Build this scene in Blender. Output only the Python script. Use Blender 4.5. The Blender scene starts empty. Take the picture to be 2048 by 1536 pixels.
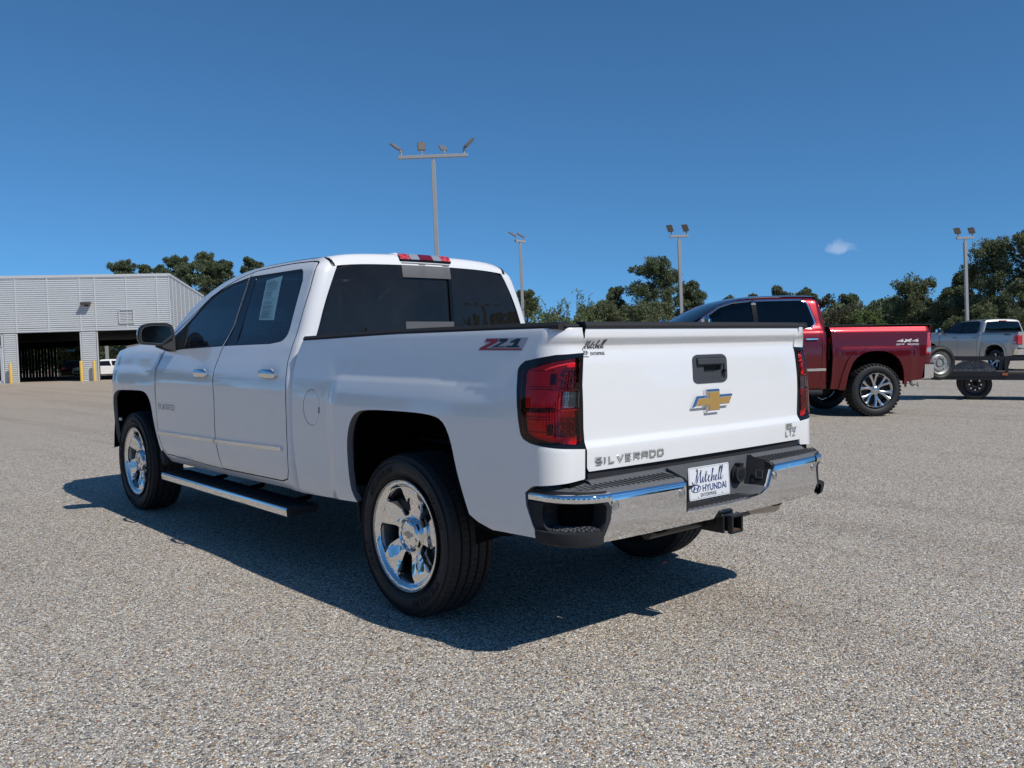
import bpy, math, random
import numpy as np
from mathutils import Vector, Matrix
from mathutils.geometry import delaunay_2d_cdt
random.seed(7)
rng = np.random.default_rng(7)
sc = bpy.context.scene
COL = sc.collection
# ------------------------------------------------------------------ camera, sky, sun, exposure
CAM = Vector((-3.6382, 3.4401, 1.3670))
FX = 1782.4                                   # focal length in photograph pixels (2048 wide)
CF = Vector((0.75194279, -0.65724661, -0.05107776))
CR = Vector((-0.65853495, -0.7524466, -0.01248336))
CU = Vector((0.03022865, -0.04302326, 0.99861666))
cd = bpy.data.cameras.new('camera'); cam = bpy.data.objects.new('camera', cd); COL.objects.link(cam)
cd.sensor_width = 36.0; cd.lens = FX / 2048 * 36.0; cd.clip_start = 0.05; cd.clip_end = 3000
m = Matrix((CR, CU, -CF)).transposed().to_4x4(); m.translation = CAM
cam.matrix_world = m; sc.camera = cam
def at(px, py, D):                            # point at depth D seen at photograph pixel px,py
    return CAM + (CF + CR * ((px - 1024) / FX) - CU * ((py - 768) / FX)) * D
def on_z(px, py, z):
    d = CF + CR * ((px - 1024) / FX) - CU * ((py - 768) / FX)
    return CAM + d * ((z - CAM.z) / d.z)
UP = Vector((0.0384, 0.0008, 0.99926)).normalized()   # plumb line: the lot itself slopes by two degrees
SUN = Vector((-0.90, -0.15, 1.0)).normalized()
SKY_STRENGTH, SUN_STRENGTH, EXPOSURE = 0.121, 3.75, 0.0
world = bpy.data.worlds.new('World'); sc.world = world; world.use_nodes = True
wt = world.node_tree; wn = wt.nodes; wl = wt.links
bg = wn['Background']; sky = wn.new('ShaderNodeTexSky'); sky.sky_type = 'NISHITA'
sky.sun_disc = False; sky.sun_elevation = math.asin(SUN.z); sky.sun_rotation = math.atan2(SUN.x, SUN.y) % (2 * math.pi)
sky.air_density = 1.0; sky.dust_density = 0.0; sky.ozone_density = 8.0; sky.altitude = 3000
stc = wn.new('ShaderNodeTexCoord'); smp = wn.new('ShaderNodeMapping'); smp.inputs['Scale'].default_value = (1, 1, .9); smp.inputs['Location'].default_value = (0, 0, .10)
wl.new(stc.outputs['Generated'], smp.inputs[0]); wl.new(smp.outputs[0], sky.inputs[0])
stint = wn.new('ShaderNodeMix'); stint.data_type = 'RGBA'; stint.blend_type = 'MULTIPLY'; stint.inputs[0].default_value = 1.0; stint.inputs[7].default_value = (.69, 1.02, 1.02, 1); wl.new(sky.outputs[0], stint.inputs[6])
bg.inputs[1].default_value = SKY_STRENGTH
def wcloud(prev, direction, along, up, sx, sy, amt, seed):
    """a small fair-weather cloud in the sky in the given direction"""
    tc = wn.new('ShaderNodeTexCoord')
    def dot(v):
        n = wn.new('ShaderNodeVectorMath'); n.operation = 'DOT_PRODUCT'; wl.new(tc.outputs['Generated'], n.inputs[0]); n.inputs[1].default_value = v; return n.outputs['Value']
    def mth(op, a, b=None, c=None):
        n = wn.new('ShaderNodeMath'); n.operation = op
        for i, x in enumerate((a, b, c)):
            if x is None: continue
            if isinstance(x, (int, float)): n.inputs[i].default_value = x
            else: wl.new(x, n.inputs[i])
        return n.outputs[0]
    nz = wn.new('ShaderNodeTexNoise'); nz.inputs['Scale'].default_value = 60; nz.inputs['Detail'].default_value = 6; wl.new(tc.outputs['Generated'], nz.inputs['Vector'])
    f = dot(direction)
    a = mth('DIVIDE', dot(along), sx); b = mth('DIVIDE', dot(up), sy)
    b2 = mth('MULTIPLY', b, mth('ADD', 1.0, mth('MULTIPLY', mth('LESS_THAN', b, 0.0), 0.9)))
    r = mth('SQRT', mth('ADD', mth('MULTIPLY', a, a), mth('MULTIPLY', b2, b2)))
    v = mth('SUBTRACT', mth('ADD', 0.78, mth('MULTIPLY', mth('SUBTRACT', nz.outputs[0], 0.5), 2.2)), r)
    v = mth('MULTIPLY', mth('MULTIPLY', v, 1.4), mth('GREATER_THAN', f, 0.0)); 
    n = wn.new('ShaderNodeMath'); n.operation = 'MULTIPLY'; n.use_clamp = True; wl.new(v, n.inputs[0]); n.inputs[1].default_value = 1.0
    fac = mth('MULTIPLY', n.outputs[0], amt)
    mx = wn.new('ShaderNodeMix'); mx.data_type = 'RGBA'; wl.new(fac, mx.inputs['Factor']); wl.new(prev, mx.inputs['A']); mx.inputs['B'].default_value = (5.2, 6.0, 7.6, 1)
    return mx.outputs['Result']
c1 = (at(1680, 499, 1.0) - CAM).normalized()
out = wcloud(stint.outputs[2], c1, CR, CU, 0.023, 0.0115, 0.38, 1)
def perp(c):
    a = CR - c * CR.dot(c); a.normalize(); b = c.cross(a); 
    return a, (b if b.z > 0 else -b)
for nd in [n for n in wn if n.type == 'VECT_MATH']: pass
# the two axes of the cloud must be square to its direction
vm = [n for n in wn if n.type == 'VECT_MATH']
a1, b1 = perp(c1); vm[1].inputs[1].default_value = a1; vm[2].inputs[1].default_value = b1
wl.new(out, bg.inputs[0])
sd = bpy.data.lights.new('sun', 'SUN'); sd.energy = SUN_STRENGTH; sd.angle = math.radians(0.53); sd.color = (1.0, 0.955, 0.89)
so = bpy.data.objects.new('sun', sd); COL.objects.link(so); so.rotation_euler = SUN.to_track_quat('Z', 'Y').to_euler()
sc.view_settings.view_transform = 'Standard'; sc.view_settings.look = 'None'; sc.view_settings.exposure = EXPOSURE; sc.view_settings.gamma = 1
sc.view_settings.use_curve_mapping = False
sc.render.engine = 'CYCLES'
sc.cycles.max_bounces = 8; sc.cycles.transparent_max_bounces = 12; sc.cycles.caustics_reflective = False; sc.cycles.caustics_refractive = False

# ------------------------------------------------------------------ materials
class N:                                       # small node helper
    def __init__(s, name):
        s.m = bpy.data.materials.new(name); s.m.use_nodes = True; s.t = s.m.node_tree; s.n = s.t.nodes; s.l = s.t.links
        s.b = s.n['Principled BSDF']; s.o = s.n['Material Output']
    def put(s, sock, v):
        if v is None: return
        if hasattr(v, 'is_output') or isinstance(v, bpy.types.NodeSocket): s.l.new(v, sock)
        else:
            if isinstance(v, (tuple, list)) and len(v) == 3 and sock.type == 'RGBA': v = (*v, 1)
            sock.default_value = v
    def set(s, **k):
        names = dict(base='Base Color', rough='Roughness', metal='Metallic', coat='Coat Weight', coatr='Coat Roughness', ior='IOR', spec='Specular IOR Level', trans='Transmission Weight', alpha='Alpha', normal='Normal', sheen='Sheen Weight', sub='Subsurface Weight')
        for a, v in k.items(): s.put(s.b.inputs[names[a]], v)
        return s
    def node(s, typ, ins=None, **k):
        n = s.n.new('ShaderNode' + typ)
        for a, v in k.items(): setattr(n, a, v)
        for a, v in (ins or {}).items(): s.put(n.inputs[a], v)
        return n
    def co(s, kind='Object', scale=None):
        t = s.node('TexCoord').outputs[kind]
        if scale is not None:
            mp = s.node('Mapping', {'Vector': t, 'Scale': scale if isinstance(scale, tuple) else (scale,) * 3}); return mp.outputs[0]
        return t
    def noise(s, vec, scale, detail=3, rough=.5, out='Fac'):
        return s.node('TexNoise', {'Vector': vec, 'Scale': scale, 'Detail': detail, 'Roughness': rough}).outputs[out]
    def math(s, op, a, b=0.0, clamp=False):
        n = s.node('Math', operation=op, use_clamp=clamp); s.put(n.inputs[0], a); s.put(n.inputs[1], b); return n.outputs[0]
    def mix(s, f, a, b, mode='MIX'):
        n = s.node('Mix', data_type='RGBA', blend_type=mode); s.put(n.inputs[0], f); s.put(n.inputs[6], a); s.put(n.inputs[7], b); return n.outputs[2]
    def ramp(s, f, stops, interp='LINEAR'):
        n = s.node('ValToRGB'); s.put(n.inputs[0], f); r = n.color_ramp; r.interpolation = interp
        while len(r.elements) > 1: r.elements.remove(r.elements[-1])
        r.elements[0].position = stops[0][0]; r.elements[0].color = (*stops[0][1], 1)
        for p, c in stops[1:]:
            e = r.elements.new(p); e.color = (*c, 1)
        return n.outputs[0]
    def bump(s, h, strength=.3, dist=.01):
        return s.node('Bump', {'Height': h, 'Strength': strength, 'Distance': dist}).outputs[0]
def simple(name, base, rough=.5, metal=0., coat=0., vary=0., vscale=6., bump=0., bscale=80., coatr=.03, spec=None):
    a = N(name); b = base
    if vary:
        nz = a.noise(a.co('Object'), vscale, 5, .6)
        b = a.mix(nz, tuple(c * (1 - vary) for c in base), tuple(min(1, c * (1 + vary)) for c in base))
    a.set(base=b, rough=rough, metal=metal, coat=coat, coatr=coatr)
    if spec is not None: a.set(spec=spec)
    if vary: a.set(rough=a.math('ADD', rough - .06, a.math('MULTIPLY', a.noise(a.co('Object'), vscale * 2.3, 4), .12), True))
    if bump: a.set(normal=a.bump(a.noise(a.co('Object'), bscale, 4, .6), bump, .002))
    return a.m
def dusty(name, base, dust=(.34, .30, .25), amt=.25, rough=.25, coat=1.0, metal=0.):
    """car paint: clear coat, faint orange peel, road dust gathering low on the body and in soft streaks"""
    a = N(name); oc = a.co('Object')
    z = a.node('SeparateXYZ', {'Vector': oc}).outputs[2]
    low = a.node('MapRange', {'Value': z, 'From Min': .45, 'From Max': .95, 'To Min': 1., 'To Max': 0.}, clamp=True).outputs[0]
    st = a.noise(a.co('Object', (2.0, 2.0, 9.0)), 1.6, 5, .65)
    f = a.math('MULTIPLY', a.math('ADD', a.math('MULTIPLY', low, .8), .12), a.math('MULTIPLY', st, amt), True)
    spk = a.math('GREATER_THAN', a.noise(oc, 130, 2, .5), .735)
    base2 = a.mix(f, base, dust)
    base3 = a.mix(a.math('MULTIPLY', spk, a.math('MULTIPLY', low, .5)), base2, (.12, .10, .085))
    a.set(base=base3, rough=rough, coat=coat, coatr=.025, metal=metal)
    a.put(a.b.inputs['Coat Normal'], a.bump(a.noise(oc, 220, 2, .5), .015, .001))
    return a.m
WHITE = dusty('white_paint', (.80, .80, .79), amt=.22)
REDP = dusty('red_paint', (.165, .003, .008), amt=.03, rough=.36, metal=.75)
SILVER = dusty('silver_paint', (.56, .54, .50), amt=.2, rough=.32, metal=.45)
CHROME = simple('chrome', (.82, .83, .84), .045, 1., vary=.02, vscale=3)
CHROMEB = simple('bumper_chrome', (.84, .85, .86), .035, 1., vary=.03, vscale=3)
DULLM = simple('dull_metal', (.42, .42, .41), .42, 1., vary=.12)
STEELD = simple('painted_steel', (.09, .09, .09), .5, .3, vary=.2)
ALLOY = simple('machined_alloy', (.62, .62, .62), .22, 1., vary=.06)
BLACKG = simple('black_gloss', (.006, .006, .006), .16, spec=.35)
PLAST = simple('dark_plastic', (.026, .027, .030), .75, vary=.2, vscale=25, bump=.35, bscale=400, spec=.25)
PLASTG = simple('grey_plastic', (.10, .105, .112), .68, vary=.22, vscale=18, bump=.3, bscale=400)
RUBBER = simple('tyre_rubber', (.016, .016, .017), .62, vary=.3, vscale=20, bump=.3, bscale=300)
RUBT = simple('tread_rubber', (.022, .021, .021), .8, vary=.35, vscale=30, bump=.3, bscale=300)
SEAL = simple('black_seal', (.006, .006, .006), .35)
FLANGE = simple('shaded_flange', (.13, .13, .135), .7, vary=.15, vscale=8)  # white lip coloured grey in place of its shade inside the arch
UNDER = simple('underbody_black', (.004, .004, .004), .9, vary=.3, vscale=4, spec=.08)
JAMB = simple('gap_shadow_black', (.012, .012, .012), .8, spec=.1)  # shade of the panel gaps put into the colour of the folded edges
BLACKM = simple('hitch_black', (.012, .013, .015), .38, vary=.3, vscale=30, bump=.4, bscale=150)
RUST = simple('rusted_steel', (.11, .045, .025), .85, vary=.5, vscale=60)
GOLD = simple('gold_enamel', (.47, .29, .085), .42, .25, vary=.06, vscale=60)
INTER = simple('interior_grey', (.045, .043, .042), .7, vary=.2, vscale=12)
LEATH = simple('seat_leather', (.10, .095, .09), .55, vary=.2, vscale=14)
INKB = simple('decal_black', (.015, .017, .022), .3)
INKR = simple('decal_red', (.33, .02, .03), .3)
INKS = simple('decal_silver', (.40, .42, .45), .3)
INKN = simple('print_navy', (.02, .05, .17), .4)
PLATEW = simple('plate_white', (.74, .75, .76), .3, coat=.4)
CLEARW = simple('clear_lens_reflector', (.62, .64, .66), .12, .6)
GRYP = simple('grey_film', (.115, .112, .115), .5, vary=.1, vscale=5)
def glass(name, tint, ior=1.5, rough=.0, dust=0.):
    a = N(name); a.n.remove(a.b)
    tr = a.node('BsdfTransparent', {'Color': (*tint, 1)}); gl = a.node('BsdfGlossy', {'Color': (1, 1, 1, 1), 'Roughness': rough})
    fr = a.node('Fresnel', {'IOR': ior}); mx = a.node('MixShader', {0: fr.outputs[0], 1: tr.outputs[0], 2: gl.outputs[0]})
    if dust: df = a.node('BsdfDiffuse', {'Color': (.8, .78, .74, 1)}); mx = a.node('MixShader', {0: a.math('MULTIPLY', a.noise(a.co('Object'), 3., 5, .6), dust * 2), 1: mx.outputs[0], 2: df.outputs[0]})
    a.l.new(mx.outputs[0], a.o.inputs[0]); return a.m
GL_SIDE = glass('tinted_side_glass', (.30, .33, .33), dust=.010)
GL_REAR = glass('privacy_rear_glass', (.05, .05, .05), 1.42, dust=.014)
GL_WIND = glass('windshield_glass', (.30, .36, .36))
GL_DARK = glass('dark_far_glass', (.035, .04, .045))
GL_RED = glass('red_lamp_lens', (.98, .075, .095), 1.4)
GL_CLEAR = glass('clear_lamp_lens', (.85, .87, .88), 1.45)

# ------------------------------------------------------------------ mesh helpers
def mk(name, V, F, mat, parent=None, smooth=True, angle=35, normals=None, link=True):
    me = bpy.data.meshes.new(name); me.from_pydata([tuple(v) for v in V], [], [tuple(f) for f in F]); me.materials.append(mat)
    if smooth:
        me.shade_smooth()
        if normals is None and angle: me.set_sharp_from_angle(angle=math.radians(angle))
    if normals is not None: me.normals_split_custom_set_from_vertices(normals)
    o = bpy.data.objects.new(name, me)
    if link: COL.objects.link(o)
    if parent is not None: o.parent = parent
    return o
def tag(o, label=None, cat=None, group=None, kind=None):
    if label: o['label'] = label
    if cat: o['category'] = cat
    if group: o['group'] = group
    if kind: o['kind'] = kind
    return o
def thing(name, label, cat, loc=(0, 0, 0), rot=None, group=None, mat=None):
    o = bpy.data.objects.new(name, None); COL.objects.link(o); o.empty_display_size = .3
    if mat is not None: o.matrix_world = mat
    else:
        o.location = loc
        if rot is not None: o.rotation_euler = rot
    return tag(o, label, cat, group)
def copy_tree(o, parent=None):
    c = o.copy(); COL.objects.link(c)
    if parent is not None: c.parent = parent
    for ch in list(o.children): copy_tree(ch, c)
    return c
class G:                                       # geometry collector: one object out of several solids
    def __init__(s): s.V = []; s.F = []
    def add(s, V, F):
        k = len(s.V); s.V += [tuple(v) for v in V]; s.F += [tuple(i + k for i in f) for f in F]; return s
    def box(s, c, d, M=None, bev=0.0, taper=1.0):
        x, y, z = d[0] / 2, d[1] / 2, d[2] / 2; c = Vector(c)
        if bev <= 0:
            P = [Vector((sx * x * (taper if sz > 0 else 1), sy * y * (taper if sz > 0 else 1), sz * z)) for sz in (-1, 1) for sy in (-1, 1) for sx in (-1, 1)]
            F = [(0, 2, 3, 1), (4, 5, 7, 6), (0, 1, 5, 4), (2, 6, 7, 3), (0, 4, 6, 2), (1, 3, 7, 5)]
        else:
            b = min(bev, x * .9, y * .9, z * .9); P = []; ring = []
            def rect(hx, hy, zz): return [Vector((-hx, -hy, zz)), Vector((hx, -hy, zz)), Vector((hx, hy, zz)), Vector((-hx, hy, zz))]
            def oct_(hx, hy, bb, zz): return [Vector(p) for p in ((-hx + bb, -hy, zz), (hx - bb, -hy, zz), (hx, -hy + bb, zz), (hx, hy - bb, zz), (hx - bb, hy, zz), (-hx + bb, hy, zz), (-hx, hy - bb, zz), (-hx, -hy + bb, zz))]
            L = [oct_(x - b, y - b, b * .5, -z), oct_(x, y, b, -z + b), oct_(x, y, b, z - b), oct_(x - b, y - b, b * .5, z)]
            P = [p for r in L for p in r]; F = [tuple(reversed(range(8))), tuple(range(24, 32))]
            for r in range(3):
                for i in range(8): F.append((r * 8 + i, r * 8 + (i + 1) % 8, r * 8 + 8 + (i + 1) % 8, r * 8 + 8 + i))
        if M is not None: P = [M @ p for p in P]
        return s.add([p + c for p in P], F)
    def tube(s, pts, r, n=10, cap=True):
        pts = [Vector(p) for p in pts]; rr = r if isinstance(r, (list, tuple)) else [r] * len(pts); V = []; F = []
        ref = None
        for i, p in enumerate(pts):
            t = (pts[min(i + 1, len(pts) - 1)] - pts[max(i - 1, 0)]).normalized()
            a = ref if ref is not None else (Vector((0, 0, 1)) if abs(t.z) < .9 else Vector((1, 0, 0)))
            u = (a - t * a.dot(t)); u = u.normalized() if u.length > 1e-6 else t.orthogonal().normalized(); w = t.cross(u); ref = u
            for k in range(n):
                th = 2 * math.pi * k / n; V.append(p + (u * math.cos(th) + w * math.sin(th)) * rr[i])
        for i in range(len(pts) - 1):
            for k in range(n): F.append((i * n + k, i * n + (k + 1) % n, (i + 1) * n + (k + 1) % n, (i + 1) * n + k))
        if cap: F.append(tuple(reversed(range(n)))); F.append(tuple(range((len(pts) - 1) * n, len(pts) * n)))
        return s.add(V, F)
    def lathe(s, prof, n=48, axis='y', c=(0, 0, 0), closed=False):
        """prof: (radius, axial) pairs"""
        V = []; F = []; c = Vector(c)
        for r, a in prof:
            for k in range(n):
                th = 2 * math.pi * k / n; x, y = r * math.cos(th), r * math.sin(th)
                V.append(c + {'y': Vector((x, a, y)), 'x': Vector((a, x, y)), 'z': Vector((x, y, a))}[axis])
        for i in range(len(prof) - 1 + (1 if closed else 0)):
            j = (i + 1) % len(prof)
            for k in range(n): F.append((i * n + k, i * n + (k + 1) % n, j * n + (k + 1) % n, j * n + k))
        return s.add(V, F)
    def prism(s, poly, fr, th, inset=0., back=True):
        """flat outline poly in the frame fr=(origin,x,y,normal) raised by th, with an optional bevel inset on top"""
        O, X, Y, Z = [Vector(v) for v in fr]; n = len(poly)
        top = poly if not inset else insetp(poly, inset)
        V = [O + X * p[0] + Y * p[1] for p in poly] + [O + X * p[0] + Y * p[1] + Z * (th - (inset if inset else 0)) for p in poly]
        F = [(i, (i + 1) % n, n + (i + 1) % n, n + i) for i in range(n)]
        if inset:
            V += [O + X * p[0] + Y * p[1] + Z * th for p in top]
            F += [(n + i, n + (i + 1) % n, 2 * n + (i + 1) % n, 2 * n + i) for i in range(n)]
        F.append(tuple(range(len(V) - n, len(V))))
        if back: F.append(tuple(reversed(range(n))))
        return s.add(V, F)
    def build(s, name, mat, parent=None, smooth=True, angle=35): return mk(name, s.V, s.F, mat, parent, smooth, angle)
def fr(O, X, Y): 
    X = Vector(X).normalized(); Y = Vector(Y).normalized(); return (Vector(O), X, Y, X.cross(Y))
def insetp(poly, d):
    A = sum(poly[i][0] * poly[(i + 1) % len(poly)][1] - poly[(i + 1) % len(poly)][0] * poly[i][1] for i in range(len(poly)))
    sg = 1 if A > 0 else -1; out = []
    for i in range(len(poly)):
        p0, p1, p2 = [Vector(poly[(i + k) % len(poly)][:2]) for k in (-1, 0, 1)]
        a = (p1 - p0); b = (p2 - p1)
        if a.length < 1e-9 or b.length < 1e-9: out.append(tuple(p1)); continue
        a.normalize(); b.normalize(); na = Vector((-a.y, a.x)) * sg; nb = Vector((-b.y, b.x)) * sg
        mm = na + nb; k = mm.length
        if k < .2: out.append(tuple(p1 + na * d)); continue
        mm /= k; out.append(tuple(p1 + mm * (d / max(.35, mm.dot(na)))))
    return out
def rp(pts, r=.0, n=5):
    """polygon with rounded corners; a point may carry its own radius"""
    out = []; L = len(pts)
    for i in range(L):
        p = Vector(pts[i][:2]); rr = pts[i][2] if len(pts[i]) > 2 else r
        if rr <= 0: out.append((p.x, p.y)); continue
        a = Vector(pts[i - 1][:2]) - p; b = Vector(pts[(i + 1) % L][:2]) - p
        la, lb = a.length, b.length; k = min(rr, la * .48, lb * .48); a.normalize(); b.normalize()
        A = p + a * k; B = p + b * k
        for j in range(n + 1):
            t = j / n; q = A * (1 - t) ** 2 + p * 2 * t * (1 - t) + B * t * t; out.append((q.x, q.y))
    return out
def smooth_line(pts, step=.03):
    """Catmull-Rom through the points"""
    P = [Vector(p) for p in pts]; out = []
    for i in range(len(P) - 1):
        p0 = P[max(i - 1, 0)]; p1 = P[i]; p2 = P[i + 1]; p3 = P[min(i + 2, len(P) - 1)]
        n = max(1, int((p2 - p1).length / step))
        for k in range(n):
            t = k / n; out.append(tuple(.5 * ((2 * p1) + (p2 - p0) * t + (2 * p0 - 5 * p1 + 4 * p2 - p3) * t * t + (3 * p1 - p0 - 3 * p2 + p3) * t ** 3)))
    out.append(tuple(P[-1])); return out
def inside(poly, X, Y):
    r = np.zeros(len(X), bool); n = len(poly)
    for i in range(n):
        x1, y1 = poly[i]; x2, y2 = poly[(i + 1) % n]
        if y1 == y2: continue
        c = ((Y < y1) != (Y < y2)) & (X < (x2 - x1) * (Y - y1) / (y2 - y1) + x1); r ^= c
    return r
def dens(poly, step):
    out = []
    for i in range(len(poly)):
        a = poly[i]; b = poly[(i + 1) % len(poly)]; d = math.hypot(b[0] - a[0], b[1] - a[1]); n = max(1, math.ceil(d / step))
        for k in range(n): out.append((a[0] + (b[0] - a[0]) * k / n, a[1] + (b[1] - a[1]) * k / n))
    return out
def panel(name, outline, fn, parent, mat, out=(0, 1, 0), holes=(), step=.035, th=.012, lift=0., mirror=False, gap=0., bev=.0, crease=(), edge=None):
    """curved sheet: outline in (u,v) of the surface fn, with a folded edge of depth th; mirror makes its twin on the other side"""
    outline = [p[:2] for p in outline]
    if gap: outline = insetp(outline, gap)
    loops = [dens(outline, step * .8)] + [dens([p[:2] for p in h], step * .8) for h in holes]
    us = [p[0] for p in loops[0]]; vs = [p[1] for p in loops[0]]
    g = np.arange(min(us) + step * .5, max(us), step); rows = np.arange(min(vs) + step * .43, max(vs), step)
    GX, GY = np.meshgrid(g, rows); GX = GX.ravel(); GY = GY.ravel()
    for c in crease: 
        GX = np.append(GX, g); GY = np.append(GY, np.full(len(g), c))
    ok = inside(loops[0], GX, GY)
    for h in loops[1:]: ok &= ~inside(h, GX, GY)
    GX, GY = GX[ok], GY[ok]
    allp = np.array([p for L in loops for p in L])
    if len(GX):
        d = np.full(len(GX), 9.)
        for c0 in range(0, len(allp), 256):
            q = allp[c0:c0 + 256]; d = np.minimum(d, np.sqrt(((GX[:, None] - q[None, :, 0]) ** 2 + (GY[:, None] - q[None, :, 1]) ** 2)).min(1))
        k = d > step * .38; GX, GY = GX[k], GY[k]
    pts = [Vector((float(p[0]), float(p[1]))) for L in loops for p in L] + [Vector((float(x), float(y))) for x, y in zip(GX, GY)]
    E = []; k = 0
    for L in loops:
        E += [(k + i, k + (i + 1) % len(L)) for i in range(len(L))]; k += len(L)
    vv, ee, ff, ov, oe, of = delaunay_2d_cdt(pts, E, [], 0, 1e-6)
    P2 = np.array([tuple(v) for v in vv]); T = [f for f in ff]
    cen = np.array([P2[list(f)].mean(0) for f in T]); ok = inside(loops[0], cen[:, 0], cen[:, 1])
    for h in loops[1:]: ok &= ~inside(h, cen[:, 0], cen[:, 1])
    T = [T[i] for i in range(len(T)) if ok[i]]
    e = 1e-3; V = []; Nn = []
    def ev(u, v):
        p = Vector(fn(u, v)); a = Vector(fn(u + e, v)) - Vector(fn(u - e, v)); b = Vector(fn(u, v + e)) - Vector(fn(u, v - e)); n = a.cross(b)
        return p, (n.normalized() if n.length > 1e-12 else Vector(out))
    cu = sum(us) / len(us); cv = sum(vs) / len(vs)
    sgn = None
    for u, v in P2:
        p, n = ev(u, v); V.append(p); Nn.append(n)
    mean = sum(Nn, Vector()); sgn = 1 if mean.dot(Vector(out)) > 0 else -1
    Nn = [n * sgn for n in Nn]; V = [p + n * lift for p, n in zip(V, Nn)]
    F = []
    for f in T:
        a, b, c = f[0], f[1], f[2]; gn = (V[b] - V[a]).cross(V[c] - V[a])
        F.append((a, b, c) if gn.dot(Nn[a] + Nn[b] + Nn[c]) > 0 else (a, c, b))
    # folded edge
    nface = len(F)
    key = {(round(x, 5), round(y, 5)): i for i, (x, y) in enumerate(P2)}
    for L in loops:
        idx = []
        for p in L:
            i = key.get((round(p[0], 5), round(p[1], 5)))
            if i is None: i = int(np.argmin((P2[:, 0] - p[0]) ** 2 + (P2[:, 1] - p[1]) ** 2))
            idx.append(i)
        n = len(idx)
        A = sum(L[i][0] * L[(i + 1) % n][1] - L[(i + 1) % n][0] * L[i][1] for i in range(n))
        b0 = len(V)
        for j, i in enumerate(idx):
            t = V[idx[(j + 1) % n]] - V[idx[j - 1]]; nn = t.cross(Nn[i]) * (1 if (A > 0) == (sgn > 0) else -1)
            if L is not loops[0]: nn = t.cross(Nn[i]) * (1 if (A > 0) == (sgn > 0) else -1) * -1
            nn = nn.normalized() if nn.length > 1e-9 else Nn[i]
            V.append(V[i].copy()); Nn.append((nn + Nn[i] * .4).normalized()); V.append(V[i] - Nn[i] * th); Nn.append(nn)
        for j in range(n):
            a = b0 + 2 * j; b = b0 + 2 * ((j + 1) % n); q = (a, b, b + 1, a + 1)
            gn = (V[q[1]] - V[q[0]]).cross(V[q[2]] - V[q[0]])
            F.append(q if gn.dot(Nn[a]) > 0 else tuple(reversed(q)))
    o = mk(name, V, F, mat, parent, True, 0, [tuple(n) for n in Nn])
    if edge is not None:
        o.data.materials.append(edge); mi = np.zeros(len(F), dtype=np.int32); mi[nface:] = 1; o.data.polygons.foreach_set('material_index', mi)
    o.cycles.shadow_terminator_offset = .12
    if mirror: return o, twin(o)
    return o
def twin(o, parent=None):
    """the same part on the other side of the vehicle"""
    c = copy_tree(o, parent if parent is not None else o.parent)
    c.scale.y = -1; c.location.y = -o.location.y
    return c
def textgeo(s, size, depth=.002, shear=0., bold=0., bevel=0., space=1.0, align='LEFT'):
    cu = bpy.data.curves.new('lettering', 'FONT'); cu.body = s; cu.size = size; cu.extrude = depth / 2; cu.shear = shear; cu.offset = bold; cu.bevel_depth = bevel; cu.bevel_resolution = 0
    cu.space_character = space; cu.resolution_u = 3; cu.align_x = align
    o = bpy.data.objects.new('lettering', cu); COL.objects.link(o); dg = bpy.context.evaluated_depsgraph_get(); dg.update()
    me = bpy.data.meshes.new_from_object(o.evaluated_get(dg)); V = [tuple(v.co) for v in me.vertices]; F = [tuple(p.vertices) for p in me.polygons]
    bpy.data.objects.remove(o); bpy.data.curves.remove(cu); bpy.data.meshes.remove(me); return V, F
def letter(name, s, frame, size, mat, parent, depth=.002, width=None, **k):
    """lettering standing on a surface; width squeezes it to a given run"""
    V, F = textgeo(s, size, depth, **k)
    if width:
        x0 = min(v[0] for v in V); x1 = max(v[0] for v in V); q = width / (x1 - x0); V = [((v[0] - x0) * q, v[1], v[2]) for v in V]
    W = wrapf(frame)
    return mk(name, [W(v[0], v[1], v[2] + depth / 2) for v in V], F, mat, parent, False)
def wrapf(frame):
    if callable(frame): return frame
    O, X, Y, Z = frame
    return lambda x, y, z: O + X * x + Y * y + Z * z
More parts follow.
